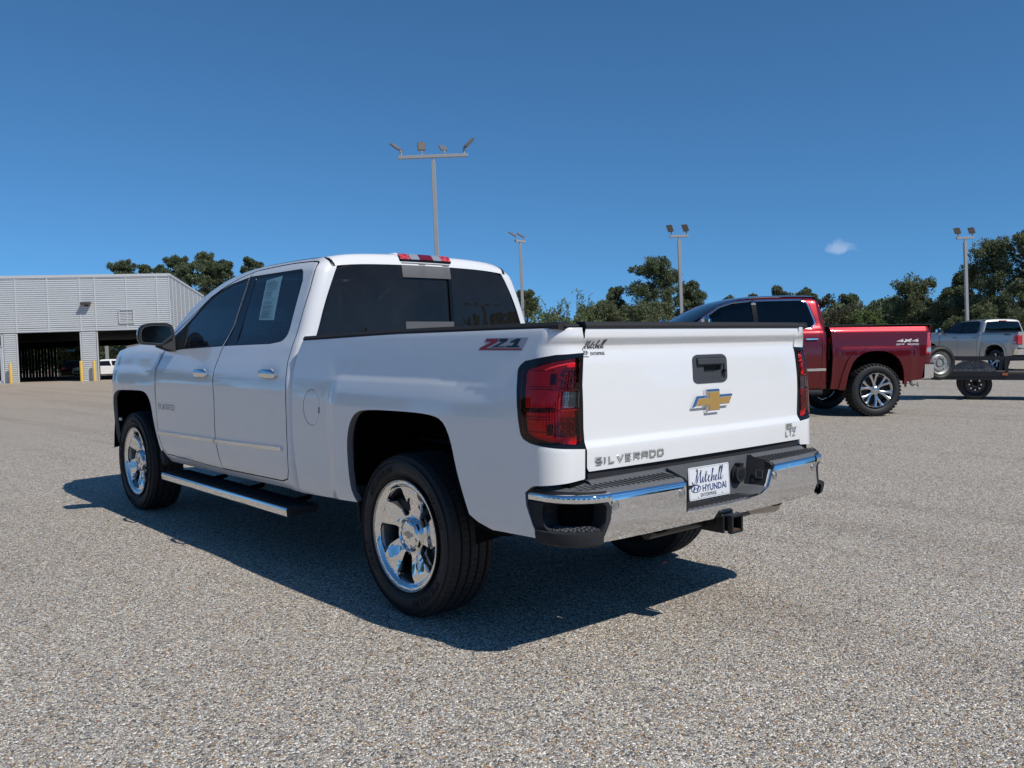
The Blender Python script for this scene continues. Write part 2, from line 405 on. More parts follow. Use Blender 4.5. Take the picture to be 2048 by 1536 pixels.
# squared capitals as strokes on a 0..1 grid (x right, y up)
BLOCK = {'S': [[(1, .92), (.92, 1), (.1, 1), (0, .9), (0, .6), (.1, .52), (.9, .48), (1, .4), (1, .1), (.9, 0), (.05, 0)]], 'I': [[(.12, 0), (.12, 1)]], 'L': [[(0, 1), (0, 0), (.9, 0)]], 'V': [[(0, 1), (.5, 0), (1, 1)]],
         'E': [[(.9, 1), (0, 1), (0, 0), (.9, 0)], [(0, .5), (.8, .5)]], 'R': [[(0, 0), (0, 1), (.88, 1), (1, .88), (1, .6), (.88, .48), (0, .48)], [(.5, .48), (1, 0)]], 'A': [[(0, 0), (0, .88), (.12, 1), (.88, 1), (1, .88), (1, 0)], [(0, .42), (1, .42)]],
         'D': [[(0, 0), (0, 1), (.82, 1), (1, .82), (1, .18), (.82, 0), (0, 0)]], 'O': [[(.12, 0), (0, .12), (0, .88), (.12, 1), (.88, 1), (1, .88), (1, .12), (.88, 0), (.12, 0)]], 'T': [[(0, 1), (1, 1)], [(.5, 1), (.5, 0)]], 'Z': [[(0, 1), (1, 1), (0, 0), (1, 0)]],
         'H': [[(0, 0), (0, 1)], [(1, 0), (1, 1)], [(0, .5), (1, .5)]], 'Y': [[(0, 1), (.5, .5), (1, 1)], [(.5, .5), (.5, 0)]], 'U': [[(0, 1), (0, .12), (.12, 0), (.88, 0), (1, .12), (1, 1)]], 'N': [[(0, 0), (0, 1), (.88, 1), (1, .88), (1, 0)]],
         '4': [[(.75, 0), (.75, 1), (0, .3), (1, .3)]], 'X': [[(0, 0), (1, 1)], [(0, 1), (1, 0)]], 'F': [[(0, 0), (0, 1), (1, 1)], [(0, .5), (.8, .5)]], '8': [[(0, 0), (1, 0), (1, 1), (0, 1), (0, 0)], [(0, .5), (1, .5)]], '5': [[(1, 1), (0, 1), (0, .55), (1, .5), (1, 0), (0, 0)]]}
def block_word(name, s, frame, h, cw, adv, sw, depth, mat, parent, slant=0.):
    W = wrapf(frame); g = G(); x0 = 0.
    for chh in s:
        w = cw if chh != 'I' else cw * .25
        for st in BLOCK.get(chh, []):
            P = [Vector((x0 + p[0] * w + p[1] * h * slant, p[1] * (h - sw) + sw / 2)) for p in st]; n = len(P); V = []
            closed = (P[0] - P[-1]).length < 1e-6
            for i in range(n):
                a = P[i - 1] if i else (P[-2] if closed else P[0]); b = P[i + 1] if i < n - 1 else (P[1] if closed else P[-1])
                d1 = (P[i] - a); d2 = (b - P[i]); d1 = d1.normalized() if d1.length > 1e-9 else d2.normalized(); d2 = d2.normalized() if d2.length > 1e-9 else d1
                nn = Vector((-d1.y - d2.y, d1.x + d2.x)); nn = nn.normalized(); k = min(1.6, 1 / max(.3, nn.dot(Vector((-d1.y, d1.x)))))
                ext = d1 * (sw * .5 if (i == n - 1 and not closed) else 0) - d2 * (sw * .5 if (i == 0 and not closed) else 0); ext = ext if sw and abs(ext.y) < 1e-4 or True else ext
                if abs(ext.y) > abs(ext.x): ext = Vector((0, 0))
                for (s_, zz, q) in ((-1, 0, 1), (-.62, depth, 1), (.62, depth, 1), (1, 0, 1)):
                    p = P[i] + nn * (sw / 2 * s_ * k) + ext * 0; V.append(W(p.x, p.y, zz))
            F = []
            for i in range(n - 1):
                for j in range(3): F.append((4 * i + j, 4 * i + j + 1, 4 * i + 5 + j, 4 * i + 4 + j))
            F += [(0, 1, 2, 3), tuple(4 * (n - 1) + j for j in (3, 2, 1, 0))]
            g.add(V, F)
        x0 += w + adv
    return g.build(name, mat, parent, False)
# ------------------------------------------------------------------ ground
def ground_z(x, y):
    return -0.0195 * max(0.0, x - 9.0)
def gravel_mat():
    a = N('exposed_aggregate'); oc = a.co('Object'); geo = oc
    warp = a.node('VectorMath', {0: oc, 1: a.node('VectorMath', {0: a.node('TexNoise', {'Vector': oc, 'Scale': 60., 'Detail': 2.}).outputs['Color'], 1: (.012, .012, 0)}, operation='MULTIPLY').outputs[0]}, operation='ADD').outputs[0]
    v1 = a.node('TexVoronoi', {'Vector': warp, 'Scale': 112., 'Randomness': 1.}, voronoi_dimensions='2D')
    e1 = a.node('TexVoronoi', {'Vector': warp, 'Scale': 112., 'Randomness': 1.}, voronoi_dimensions='2D', feature='DISTANCE_TO_EDGE')
    v2 = a.node('TexVoronoi', {'Vector': warp, 'Scale': 215., 'Randomness': 1.}, voronoi_dimensions='2D')
    rnd = a.node('SeparateColor', {'Color': v1.outputs['Color']}); rnd2 = a.node('SeparateColor', {'Color': v2.outputs['Color']})
    pal = [(0., (.085, .085, .085)), (.10, (.16, .15, .14)), (.20, (.21, .20, .19)), (.32, (.32, .30, .275)), (.44, (.40, .385, .36)), (.56, (.24, .24, .245)), (.66, (.50, .48, .45)), (.76, (.36, .27, .17)), (.83, (.46, .40, .31)), (.90, (.60, .58, .54)), (.97, (.26, .13, .06)), (1., (.70, .68, .64))]
    c1 = a.ramp(rnd.outputs[0], pal, 'CONSTANT'); c2 = a.ramp(rnd2.outputs[0], pal, 'CONSTANT')
    big = a.math('GREATER_THAN', rnd.outputs[1], .38)
    c = a.mix(big, c2, c1)
    edge = a.node('MapRange', {'Value': e1.outputs['Distance'], 'From Min': .0, 'From Max': .17, 'To Min': .20, 'To Max': 1.04}, clamp=True).outputs[0]
    c = a.mix(1.0, c, a.node('CombineColor', {0: edge, 1: edge, 2: edge}).outputs[0], 'MULTIPLY')
    # broad wear: patches, wheel-polished strips, a browner apron towards the building
    n1 = a.noise(oc, .55, 5, .6); n2 = a.noise(oc, 3.2, 4, .6)
    broad = a.math('ADD', 1.50, a.math('ADD', a.math('MULTIPLY', n1, .22), a.math('MULTIPLY', n2, .20)))
    c = a.mix(1.0, c, a.node('CombineColor', {0: broad, 1: broad, 2: broad}).outputs[0], 'MULTIPLY')
    sx = a.node('SeparateXYZ', {'Vector': oc}).outputs[0]
    far = a.node('MapRange', {'Value': a.math('ADD', sx, a.math('MULTIPLY', n1, 6.)), 'From Min': 9., 'From Max': 34., 'To Min': 0., 'To Max': .62}, clamp=True).outputs[0]
    c = a.mix(1.0, c, (1.04, 1.0, .93), 'MULTIPLY')
    c = a.mix(far, c, (.46, .36, .26))
    stv = a.node('Mapping', {'Vector': oc, 'Rotation': (0, 0, .62), 'Scale': (.06, 1.3, 1)}).outputs[0]
    st = a.ramp(a.noise(stv, 1.0, 5, .62), [(.50, (1, 1, 1)), (.60, (.86, .85, .84)), (.68, (1, 1, 1))])
    c = a.mix(.85, c, st, 'MULTIPLY')
    oil = a.ramp(a.noise(oc, .9, 6, .72), [(.68, (1, 1, 1)), (.74, (.74, .73, .72)), (.80, (.62, .61, .60))])
    c = a.mix(1.0, c, oil, 'MULTIPLY')
    a.set(base=c, rough=.85, spec=.15)
    hgt = a.math('ADD', a.math('MULTIPLY', a.math('SUBTRACT', 1., v1.outputs['Distance']), .7), a.math('MULTIPLY', a.math('SUBTRACT', 1., v2.outputs['Distance']), .35))
    a.set(normal=a.bump(a.math('ADD', hgt, a.math('MULTIPLY', rnd.outputs[2], .5)), .85, .0065))
    return a.m
GRAVEL = gravel_mat()
xs = [-60, -20, -8, -4, 0, 4, 9, 12, 20, 35, 60, 100, 180, 400]; ys = [-400, -180, -90, -60, -40, -25, -15, -8, -3, 2, 8, 20, 60, 150]
V = [(x, y, ground_z(x, y)) for x in xs for y in ys]; ny = len(ys)
F = [(i * ny + j, (i + 1) * ny + j, (i + 1) * ny + j + 1, i * ny + j + 1) for i in range(len(xs) - 1) for j in range(ny - 1)]
tag(mk('ground', V, F, GRAVEL, None, True, 0), 'grey and tan exposed pebble paving of the car lot', None, None, 'structure')
# loose chips lying on the paving near the camera
def pebbles():
    n = 5200; a = rng.uniform(0, 1, n); D = 2.6 + 9 * a ** 1.6; sx = rng.uniform(-.62, .62, n)
    P = []; 
    ico = [Vector(v) for v in ((0, 0, 1), (.9, 0, .3), (.28, .85, .3), (-.72, .52, .3), (-.72, -.52, .3), (.28, -.85, .3))]
    V = []; F = []
    for i in range(n):
        p = CAM + Vector((CF.x, CF.y, 0)).normalized() * D[i] + Vector((CR.x, CR.y, 0)).normalized() * (sx[i] * D[i]); s = .003 + .0045 * rng.random() ** 2
        th = rng.uniform(0, 6.28); k = len(V); sy = rng.uniform(.6, 1)
        for q in ico: V.append((p.x + s * (q.x * math.cos(th) - q.y * sy * math.sin(th)), p.y + s * (q.x * math.sin(th) + q.y * sy * math.cos(th)), s * .8 * q.z - .0005))
        for j in range(5): F.append((k, k + 1 + j, k + 1 + (j + 1) % 5))
    a = N('loose_chip'); rn = a.node('NewGeometry').outputs['Random Per Island']
    a.set(base=a.ramp(rn, [(0, (.10, .10, .10)), (.2, (.5, .48, .45)), (.45, (.36, .28, .2)), (.6, (.70, .68, .64)), (.85, (.22, .12, .06)), (.93, (.3, .3, .3))], 'CONSTANT'), rough=.7)
    tag(mk('loose_gravel', V, F, a.m, None, True, 0), 'loose stone chips scattered over the paving', None, None, 'stuff')
pebbles()

# ------------------------------------------------------------------ surfaces of the pickup body
def pchip(xs, ys):
    xs = np.array(xs, float); ys = np.array(ys, float); h = np.diff(xs); d = np.diff(ys) / h; n = len(xs); m = np.zeros(n)
    for i in range(1, n - 1):
        if d[i - 1] * d[i] > 0:
            w1 = 2 * h[i] + h[i - 1]; w2 = h[i] + 2 * h[i - 1]; m[i] = (w1 + w2) / (w1 / d[i - 1] + w2 / d[i])
    m[0] = d[0]; m[-1] = d[-1]
    xs, ys, h, m = xs.tolist(), ys.tolist(), h.tolist(), m.tolist()
    import bisect
    def f(x):
        if x <= xs[0]: return ys[0]
        if x >= xs[-1]: return ys[-1]
        i = bisect.bisect_right(xs, x) - 1; t = (x - xs[i]) / h[i]; t1 = 1 - t
        return ys[i] * (1 + 2 * t) * t1 * t1 + h[i] * m[i] * t * t1 * t1 + ys[i + 1] * t * t * (3 - 2 * t) + h[i] * m[i + 1] * t * t * (t - 1)
    return f
def ss(a, b, x):
    t = (x - a) / (b - a); t = 0 if t < 0 else 1 if t > 1 else t
    return t * t * (3 - 2 * t)
cabY0 = pchip([.46, .50, .55, .62, .80, .95, 1.08, 1.12, 1.16, 1.22, 1.29, 1.335, 1.40, 1.56, 1.70, 1.80, 1.88], [.945, .968, .985, .996, 1.003, 1.004, 1.003, 1.000, .992, .975, .952, .938, .912, .862, .815, .779, .748])
ztop = pchip([.9, 1.20, 1.5, 2.0, 2.2, 2.4, 2.6, 2.8, 2.9, 3.0, 3.1, 3.3, 3.5, 3.6], [1.868, 1.874, 1.88, 1.875, 1.865, 1.842, 1.805, 1.745, 1.702, 1.65, 1.585, 1.46, 1.34, 1.28])
def cabY(v, u=1.5):
    zt = ztop(u); d = v - (zt - .085); y = cabY0(v)
    if d > 0: y -= .055 * (d / .085) ** 2.2
    return y
cabB = pchip([.46, 1.30, 1.397, 1.60, 1.76, 1.82, 1.855, 1.88, 1.90], [1.10, 1.10, 1.108, 1.120, 1.138, 1.152, 1.178, 1.215, 1.26])
def wrap(u, Ys, xb, r):
    if u >= xb + r: return u, Ys, 0
    s = xb + r - u; L = r * math.pi / 2
    if s < L:
        a = s / r; return xb + r - r * math.sin(a), Ys - r + r * math.cos(a), a
    return xb, Ys - r - (s - L), math.pi / 2
def crown(y):
    t = min(1, abs(y) / .70); return .022 * (1 - t * t) + .022 * (1 - t ** 6)
def cab(u, v):
    x, y, a = wrap(u, cabY(v, u), cabB(v), .075)
    if v < .66: y -= .010 * ss(.655, .63, v) * (1 - ss(.60, .56, v)) * 0
    return (x, y, v + (crown(y) * ss(1.70, 1.87, v) if a > 0 else 0))
def flare(x, z, xc, hw1, hw2):
    hw = hw1 if x > xc else hw2; a_ = abs(x - xc); mx = ss(hw + .10, hw - .04, a_) if x > xc else ss(hw + .30, hw - .36, a_)
    dz = max(0., z - 1.02) / (.165 * (.35 + .65 * mx) + 1e-6); top = (1 - min(1., dz) ** 1.55) * mx
    return .016 * top - .003 * ss(hw + .10, hw - .02, abs(x - xc)) * ss(1.150, 1.185, z) * ss(1.30, 1.20, z)
bedYb = pchip([.46, .50, .60, .75, .95, 1.08, 1.14, 1.20, 1.28, 1.35, 1.39, 1.405, 1.42], [.955, .972, .990, .998, 1.001, .997, .990, .980, .966, .954, .946, .940, .925])
bedB = pchip([.46, .80, .91, .94, 1.28, 1.333, 1.37, 1.42], [-1.090, -1.088, -1.086, -1.078, -1.068, -1.062, -1.083, -1.080])
def bed(u, v):
    x, y, a = wrap(u, bedYb(v), bedB(v), .11); f = flare(u, v, 0., .62, .62)
    return (x - f * math.sin(a), y + f * math.cos(a), v)
fenY = pchip([.46, .60, .95, 1.10, 1.16, 1.22, 1.29, 1.33, 1.36, 1.39], [.96, .985, .999, 1.0, .992, .978, .955, .93, .90, .85])
def fender(u, v):
    return (u, fenY(v) - .42 * max(0, u - 4.15) ** 2 + flare(u, v, 3.886, .50, .44), v - .05 * max(0, u - 3.9) * ss(1.0, 1.3, v))
tgX = pchip([.79, .81, .90, .911, .916, .934, .939, .95, 1.10, 1.27, 1.325, 1.334, 1.340, 1.361, 1.367, 1.376, 1.405, 1.42], [-1.093, -1.094, -1.094, -1.0930, -1.0905, -1.0775, -1.0750, -1.0745, -1.073, -1.064, -1.0560, -1.0570, -1.0608, -1.0762, -1.0800, -1.081, -1.079, -1.072])
def tgate(y, v): return (tgX(v) - .010 * (1 - (y / .81) ** 2), y, v)
def bplan(s):
    sg = 1 if s >= 0 else -1; a = abs(s); th0 = math.atan(.088)
    if a <= .80: x = -1.237 + .055 * a * a; n = (-1, .11 * a); y = a
    else:
        t = (a - .80) / .20; tmax = 1.45; cx = -1.2018 + .20 * math.cos(th0); cy = .80 - .20 * math.sin(th0); th = th0 + min(t, tmax); e = max(0, t - tmax) * .2
        x = cx - .20 * math.cos(th) + e * math.sin(th); y = cy + .20 * math.sin(th) + e * math.cos(th); n = (-math.cos(th), math.sin(th))
    l = math.hypot(*n); return x, sg * y, n[0] / l, sg * n[1] / l
def bump(s, v):
    x, y, nx, ny = bplan(s); tuck = .035 * ss(.62, .44, v) + .012 * ss(.722, .738, v)
    return (x - nx * tuck, y - ny * tuck, v)

# ------------------------------------------------------------------ wheels
def tyre_profile(R, r0, w):
    h = w / 2; p = []
    p += [(r0, -h * .72), (r0 + .012, -h * .80), (r0 + .035, -h * .95), (r0 + (R - r0) * .5, -h * 1.04), (R - .035, -h * .98), (R - .014, -h * .90)]
    gr = [-.58, -.20, .20, .58]; gw = .035
    p += [(R - .004, -h * .82)]
    for g in gr: p += [(R, -h * -g - 0 if False else h * (g - gw)), (R - .010, h * (g - gw + .008)), (R - .010, h * (g + gw - .008)), (R, h * (g + gw))]
    p += [(R - .004, h * .82), (R - .014, h * .90), (R - .035, h * .98), (r0 + (R - r0) * .5, h * 1.04), (r0 + .035, h * .95), (r0 + .012, h * .80), (r0, h * .72)]
    return p
def tread_blocks(R, w, n, depth=.006, chunky=False):
    g = G(); h = w / 2
    rows = [(-.92, -.64), (-.53, -.25), (-.15, .15), (.25, .53), (.64, .92)] if not chunky else [(-1.04, -.60), (-.52, -.08), (.04, .50), (.58, 1.04)]
    for ri, (a, b) in enumerate(rows):
        for k in range(n):
            t0 = 2 * math.pi * (k + (.5 if ri % 2 else 0)) / n; dt = 2 * math.pi / n * (.80 if not chunky else .62)
            V = []
            for t in (t0, t0 + dt):
                for aa in (a, b):
                    sk = .15 * (aa) * (2 * math.pi / n) * (2 if chunky else 1)
                    rr = R + depth - (.010 if abs(aa) > .9 else 0)
                    for r in (R - .012, rr): V.append((r * math.cos(t + sk), aa * h, r * math.sin(t + sk)))
            g.add(V, [(1, 3, 7, 5), (0, 1, 5, 4), (2, 6, 7, 3), (0, 2, 3, 1), (4, 5, 7, 6)])
    return g
def chrome_wheel(name_root_parent, label=None):
    """20 inch wheel with five broad twisted spokes; the outer lip is at y=0, tyre reaches from y=-.27 to +.012"""
    root = bpy.data.objects.new('wheel', None); COL.objects.link(root); root.parent = name_root_parent
    R = .405; w = .262; r0 = .268; cy = -.128
    g = G(); g.lathe([(r, a + cy) for r, a in tyre_profile(R - .003, r0, w)], 96); ty = g.build('tyre', RUBBER, root, True, 40)
    tb = tread_blocks(R - .003, w, 76, .003); tb.V = [(v[0], v[1] + cy, v[2]) for v in tb.V]; o = tb.build('tread', RUBT, root, False); o['kind'] = 'stuff'
    # raised sidewall lettering, rings
    g = G()
    for rr in (.288, .372): g.lathe([(rr - .0015, .0005), (rr - .0015, .0095), (rr + .0015, .0095), (rr + .0015, .0005)], 96)
    g.build('sidewall_ring', RUBBER, ty, True, 40)
    def arc_text(s, th0, rad, size, step):
        g = G(); th = th0
        for chh in s:
            V, F = textgeo(chh, size, .004, bold=.0008)
            if not V: th -= step; continue
            x0 = min(v[0] for v in V); x1 = max(v[0] for v in V)
            P = []
            for v in V:
                t = th - (v[0] - x0) / rad; r = rad + v[1]; P.append((r * math.cos(t), .0105 + v[2] * .7, r * math.sin(t)))
            g.add(P, F); th -= (x1 - x0 + .010) / rad
        return g
    # left wheel seen from +y: local x points forward = left in view, so letters run with decreasing angle after mirroring x
    for (s, t0, rad, size) in (('MICHELIN', .55, .318, .046), ('MICHELIN', .55 + math.pi, .318, .046), ('275/55R20', 2.35, .322, .022), ('LTX A/T', 5.6, .322, .022)):
        g = arc_text(s, math.pi - t0, rad, size, .03); g.V = [(-v[0], v[1], v[2]) for v in g.V]; g.V = g.V
        g.build('sidewall_lettering', RUBT, ty, False)
    # rim
    rim = bpy.data.objects.new('rim', None); COL.objects.link(rim); rim.parent = root
    ops = []
    ang0 = math.radians(118)                       # opening directions seen from outside, x to the right
    for k in range(5):
        A = ang0 + k * 2 * math.pi / 5
        def pol(r, t): return (-r * math.cos(t), r * math.sin(t))
        tw = .10
        pts = [pol(.098, A - .26 - tw), pol(.130, A - .33 - tw * .6), pol(.185, A - .33), pol(.236, A - .36 + tw * .5), pol(.242, A - .12), pol(.243, A + .14), pol(.238, A + .31 + tw), pol(.190, A + .235), pol(.135, A + .20 - tw * .5), pol(.100, A + .22 - tw)]
        ops.append(rp(pts, .018, 4))
    circ = [(.2765 * math.cos(t), .2765 * math.sin(t)) for t in np.linspace(0, 2 * math.pi, 96, endpoint=False)]
    def face(a, b):
        r = math.hypot(a, b); t = math.atan2(b, -a)
        k = ((t - ang0 - math.pi / 5) / (2 * math.pi / 5)); k = (k - round(k)) * (2 * math.pi / 5)   # angle from the spoke centre line
        k2 = k + .16 * (r - .17) / .1
        ridge = max(0, 1 - abs(k2) / .30)
        y = -.004 if r > .262 else -.004 - .020 * ss(.262, .235, r)
        y -= .026 * ss(.235, .12, r) ; y += .008 * ridge * ss(.245, .20, r) * ss(.085, .12, r)
        y += .006 * ss(.082, .078, r)
        if r > .270: y -= .004 * (r - .270) / .006
        return (a, y, b)
    panel('spoke_face', circ, face, rim, CHROME, out=(0, 1, 0), holes=ops, step=.011, th=.042)
    g = G(); g.lathe([(.270, -.006), (.277, -.002), (.2765, -.012), (.262, -.030), (.243, -.042), (.238, -.10), (.246, -.20), (.268, -.235)], 96); g.build('barrel', DULLM, rim, True, 50)
    g = G(); g.lathe([(.0, -.030), (.052, -.030), (.066, -.033), (.072, -.040), (.074, -.060)], 48)
    for k in range(6):
        t = k * math.pi / 3 + .3; g.tube([(.060 * math.cos(t), -.045, .060 * math.sin(t)), (.060 * math.cos(t), -.026, .060 * math.sin(t))], .009, 10)
    g.lathe([(.074, -.034), (.080, -.028), (.086, -.033), (.088, -.05)], 48)
    hc = g.build('hub_cap', CHROME, rim, True, 40)
    bt = [(-.040, -.006), (-.034, .010), (-.013, .010), (-.013, .018), (.013, .018), (.013, .010), (.040, .010), (.034, -.006), (.013, -.006), (.013, -.016), (-.013, -.016), (-.013, -.006)]
    G().prism([(p[0] * 1.0, p[1]) for p in bt], ((0, -.030, 0), (-1, 0, 0), (0, 0, 1), (0, 1, 0)), .003, .001).build('hub_emblem', DULLM, hc, False)
    g = G(); g.lathe([(.0, -.115), (.165, -.115), (.165, -.14), (.0, -.14)], 48); g.build('brake_disc', DULLM, root, True, 30)
    g = G(); g.box((.12, -.11, .08), (.10, .07, .16), bev=.01); g.build('brake_caliper', simple('cast_iron', (.06, .055, .05), .7), root)
    g = G(); g.lathe([(.0, -.16), (.25, -.16), (.262, -.14)], 48); g.build('brake_backplate', UNDER, root, True, 30)
    return root
# ------------------------------------------------------------------ the white pickup
T = thing('pickup_truck', 'nearest vehicle, a white crew cab pickup with a gold cross emblem on its tailgate', 'pickup truck')
WB = 3.886
A = (0, 1, 0); Bk = (-1, 0, 0)
def off(fn, d):
    def f(u, v):
        e = 2e-3; p = Vector(fn(u, v)); n = (Vector(fn(u + e, v)) - p).cross(Vector(fn(u, v + e)) - p).normalized()
        if n.dot(p - Vector((p.x * .8 + .3, 0, .9))) < 0: n = -n
        return p + n * d
    return f
# outlines on the body surfaces
rear_gap = [(1.206, .548), (1.178, .60), (1.170, .72), (1.169, .90), (1.172, 1.125), (1.205, 1.25), (1.20, 1.344), (1.188, 1.54), (1.182, 1.67), (1.192, 1.79)]
bgap = [(2.092, 1.838), (2.086, 1.715), (2.112, 1.48), (2.195, 1.318), (2.232, 1.18), (2.222, 1.08), (2.210, .977), (2.212, .70), (2.180, .60), (2.160, .512)]
rear_door = [(1.28, .528), (2.160, .512)] + bgap[::-1][1:] + [(2.025, 1.846), (1.746, 1.857), (1.555, 1.861), (1.30, 1.856), (1.205, 1.845, .05)] + rear_gap[::-1]
front_edge = [(3.177, .521), (3.244, .566), (3.290, .66), (3.305, .75), (3.312, .928), (3.312, 1.166), (3.26, 1.25), (3.225, 1.33), (3.185, 1.425)]
front_door = [(2.160, .512)] + front_edge + [(3.06, 1.487), (2.94, 1.540), (2.807, 1.607), (2.656, 1.688), (2.456, 1.756), (2.26, 1.806)] + bgap
doors_hole = [(1.28, .528)] + [(2.160, .512)] + front_edge + [(3.06, 1.487), (2.94, 1.540), (2.807, 1.607), (2.656, 1.688), (2.456, 1.756), (2.26, 1.806), (2.092, 1.838), (2.025, 1.846), (1.746, 1.857), (1.555, 1.861), (1.30, 1.856), (1.205, 1.845, .05)] + rear_gap[::-1]
doors_hole = rp(doors_hole); rear_door_o = rp(rear_door); front_door_o = rp(front_door)
rwin = rp([(2.084, 1.806, .008), (1.342, 1.812, .05), (1.304, 1.735), (1.300, 1.57), (1.302, 1.41, .04), (1.350, 1.366, .03), (1.502, 1.351), (1.974, 1.343), (2.182, 1.339, .006), (2.104, 1.48), (2.079, 1.715)])
fwin = rp([(2.099, 1.803, .008), (2.383, 1.766, .06), (2.598, 1.712, .06), (2.759, 1.628, .06), (2.876, 1.555, .05), (3.04, 1.462, .04), (3.168, 1.408, .03), (3.185, 1.33, .02), (3.150, 1.302, .02), (2.89, 1.318), (2.407, 1.332), (2.203, 1.338, .006), (2.121, 1.48), (2.095, 1.715)])
# cab side: rear pillar, roof rail, rocker
side_o = rp([(1.05, .47), (1.257, .487), (2.102, .472), (3.16, .462), (3.20, .50), (3.255, .56), (3.300, .66), (3.317, .76), (3.323, .93), (3.323, 1.17), (3.27, 1.255), (3.235, 1.335), (3.30, 1.40), (3.22, 1.49), (3.1, 1.583), (3.0, 1.645), (2.9, 1.698), (2.8, 1.742), (2.7, 1.776), (2.6, 1.802), (2.5, 1.824), (2.4, 1.840), (2.3, 1.854), (2.2, 1.863), (2.0, 1.873), (1.7, 1.878), (1.5, 1.879), (1.3, 1.876), (1.20, 1.874), (1.185, 1.868), (1.135, 1.851), (1.07, 1.820), (1.062, 1.80), (1.060, 1.60), (1.056, 1.40), (1.05, 1.36), (1.04, 1.2)])
cs = panel('cab_side', side_o, cab, T, WHITE, A, [insetp(doors_hole, -.0030)], .035, .02, edge=JAMB)
cs2 = twin(cs)
bs = panel('cab_inner_shell', insetp(side_o, .006), off(cab, -.020), T, JAMB, A, [insetp(rwin, -.004), insetp(fwin, -.004)], .09, .002); twin(bs)
# doors
def door(name, outline, win, hx, hv, label=None):
    d = panel(name, outline, cab, T, WHITE, A, [win], .033, .016, gap=.0048, edge=JAMB)
    sl = panel('window_seal', win, cab, d, SEAL, A, [insetp(win, .013)], .03, .010, lift=-.003)
    # pull handle: chrome blade over a scooped recess
    P = Vector(cab(hx, hv)); g = G()
    rec = G()
    rec.lathe([(.0, -.002), (.028, -.0015), (.040, .0006), (.043, -.004)], 28, 'y', (0, 0, 0)); rec.V = [(v[0] * 1.05 + P.x - .012, v[1] + P.y + .0012, v[2] * 1.0 + P.z - .012) for v in rec.V]
    rec.build('handle_recess', simple('white_paint_plain', (.62, .62, .62), .3, coat=1) if 'white_paint_plain' not in bpy.data.materials else bpy.data.materials['white_paint_plain'], d)
    pr = []
    for i in range(13):
        t = i / 12 * 2 - 1; e = (1 - abs(t) ** 4) ** .5 if abs(t) < 1 else 0
        pr.append((P.x + t * .112, P.y + .020 + .020 * (1 - t * t), P.z + .003 * (1 - t * t), .0245 * max(.45, e), .012 * max(.6, e)))
    V = []; F = []; n = 12
    for (x, y, z, hz, hy) in pr:
        for k in range(n):
            th = 2 * math.pi * k / n; V.append((x, y + hy * math.cos(th), z + hz * math.sin(th) * (1 + .25 * (math.sin(th) < 0))))
    for i in range(12):
        for k in range(n): F.append((i * n + k, i * n + (k + 1) % n, (i + 1) * n + (k + 1) % n, (i + 1) * n + k))
    F += [tuple(range(n)), tuple(reversed(range(12 * n, 13 * n)))]
    g.add(V, F); g.box((P.x - .100, P.y + .012, P.z), (.016, .03, .020)); g.box((P.x + .100, P.y + .012, P.z), (.016, .03, .020))
    g.build('door_handle', CHROME, d)
    return d
dr = door('rear_door', rear_door_o, rwin, 1.400, 1.172)
df = door('front_door', front_door_o, fwin, 2.415, 1.155)
glr = rp([(1.992, 1.792, .01), (1.350, 1.800, .04), (1.316, 1.733), (1.312, 1.57), (1.314, 1.415, .03), (1.355, 1.378, .02), (1.502, 1.363), (1.974, 1.355), (1.998, 1.354), (1.994, 1.50)])
panel('window_glass', glr, cab, dr, GL_SIDE, A, (), .08, .004, lift=-.006)
panel('pillar_trim', rp([(1.990, 1.803), (1.996, 1.5), (2.002, 1.354), (2.160, 1.350), (2.090, 1.48), (2.069, 1.715), (2.077, 1.803)]), cab, dr, BLACKG, A, (), .05, .008, lift=-.0035)
glf = rp([(2.114, 1.786, .01), (2.383, 1.753, .05), (2.590, 1.700, .05), (2.750, 1.617, .05), (2.862, 1.545), (2.925, 1.50), (2.89, 1.40), (2.868, 1.331), (2.407, 1.345), (2.226, 1.352), (2.138, 1.48), (2.112, 1.715)])
panel('window_glass', glf, cab, df, GL_SIDE, A, (), .08, .004, lift=-.006)
panel('quarter_trim', rp([(2.93, 1.498), (3.03, 1.452, .03), (3.155, 1.398, .02), (3.172, 1.335, .02), (3.145, 1.315, .01), (2.874, 1.331), (2.896, 1.40)]), cab, df, PLAST, A, (), .05, .01, lift=-.002)
for d in (df, dr):
    x0, x1 = ((2.224, 3.282) if d is df else (1.236, 2.200)); zr = pchip([1.2, 2.2, 3.3], [.728, .700, .681])
    n = 8; top = [(x0 + (x1 - x0) * i / n, zr(x0 + (x1 - x0) * i / n) + .0145) for i in range(n + 1)]; bot = [(x, z - .029) for x, z in top]
    st = panel('side_moulding', rp([(p[0], p[1]) for p in bot] + [(p[0], p[1]) for p in top[::-1]]), cab, d, WHITE, A, (), .05, .010, lift=.009)
    panel('chrome_insert', rp([(p[0], p[1] + .005) for p in bot[:1]] + [(p[0], p[1] + .005) for p in bot[1:]] + [(p[0], p[1] - .005) for p in top[::-1]]), cab, d, CHROME, A, (), .06, .002, lift=.0108)
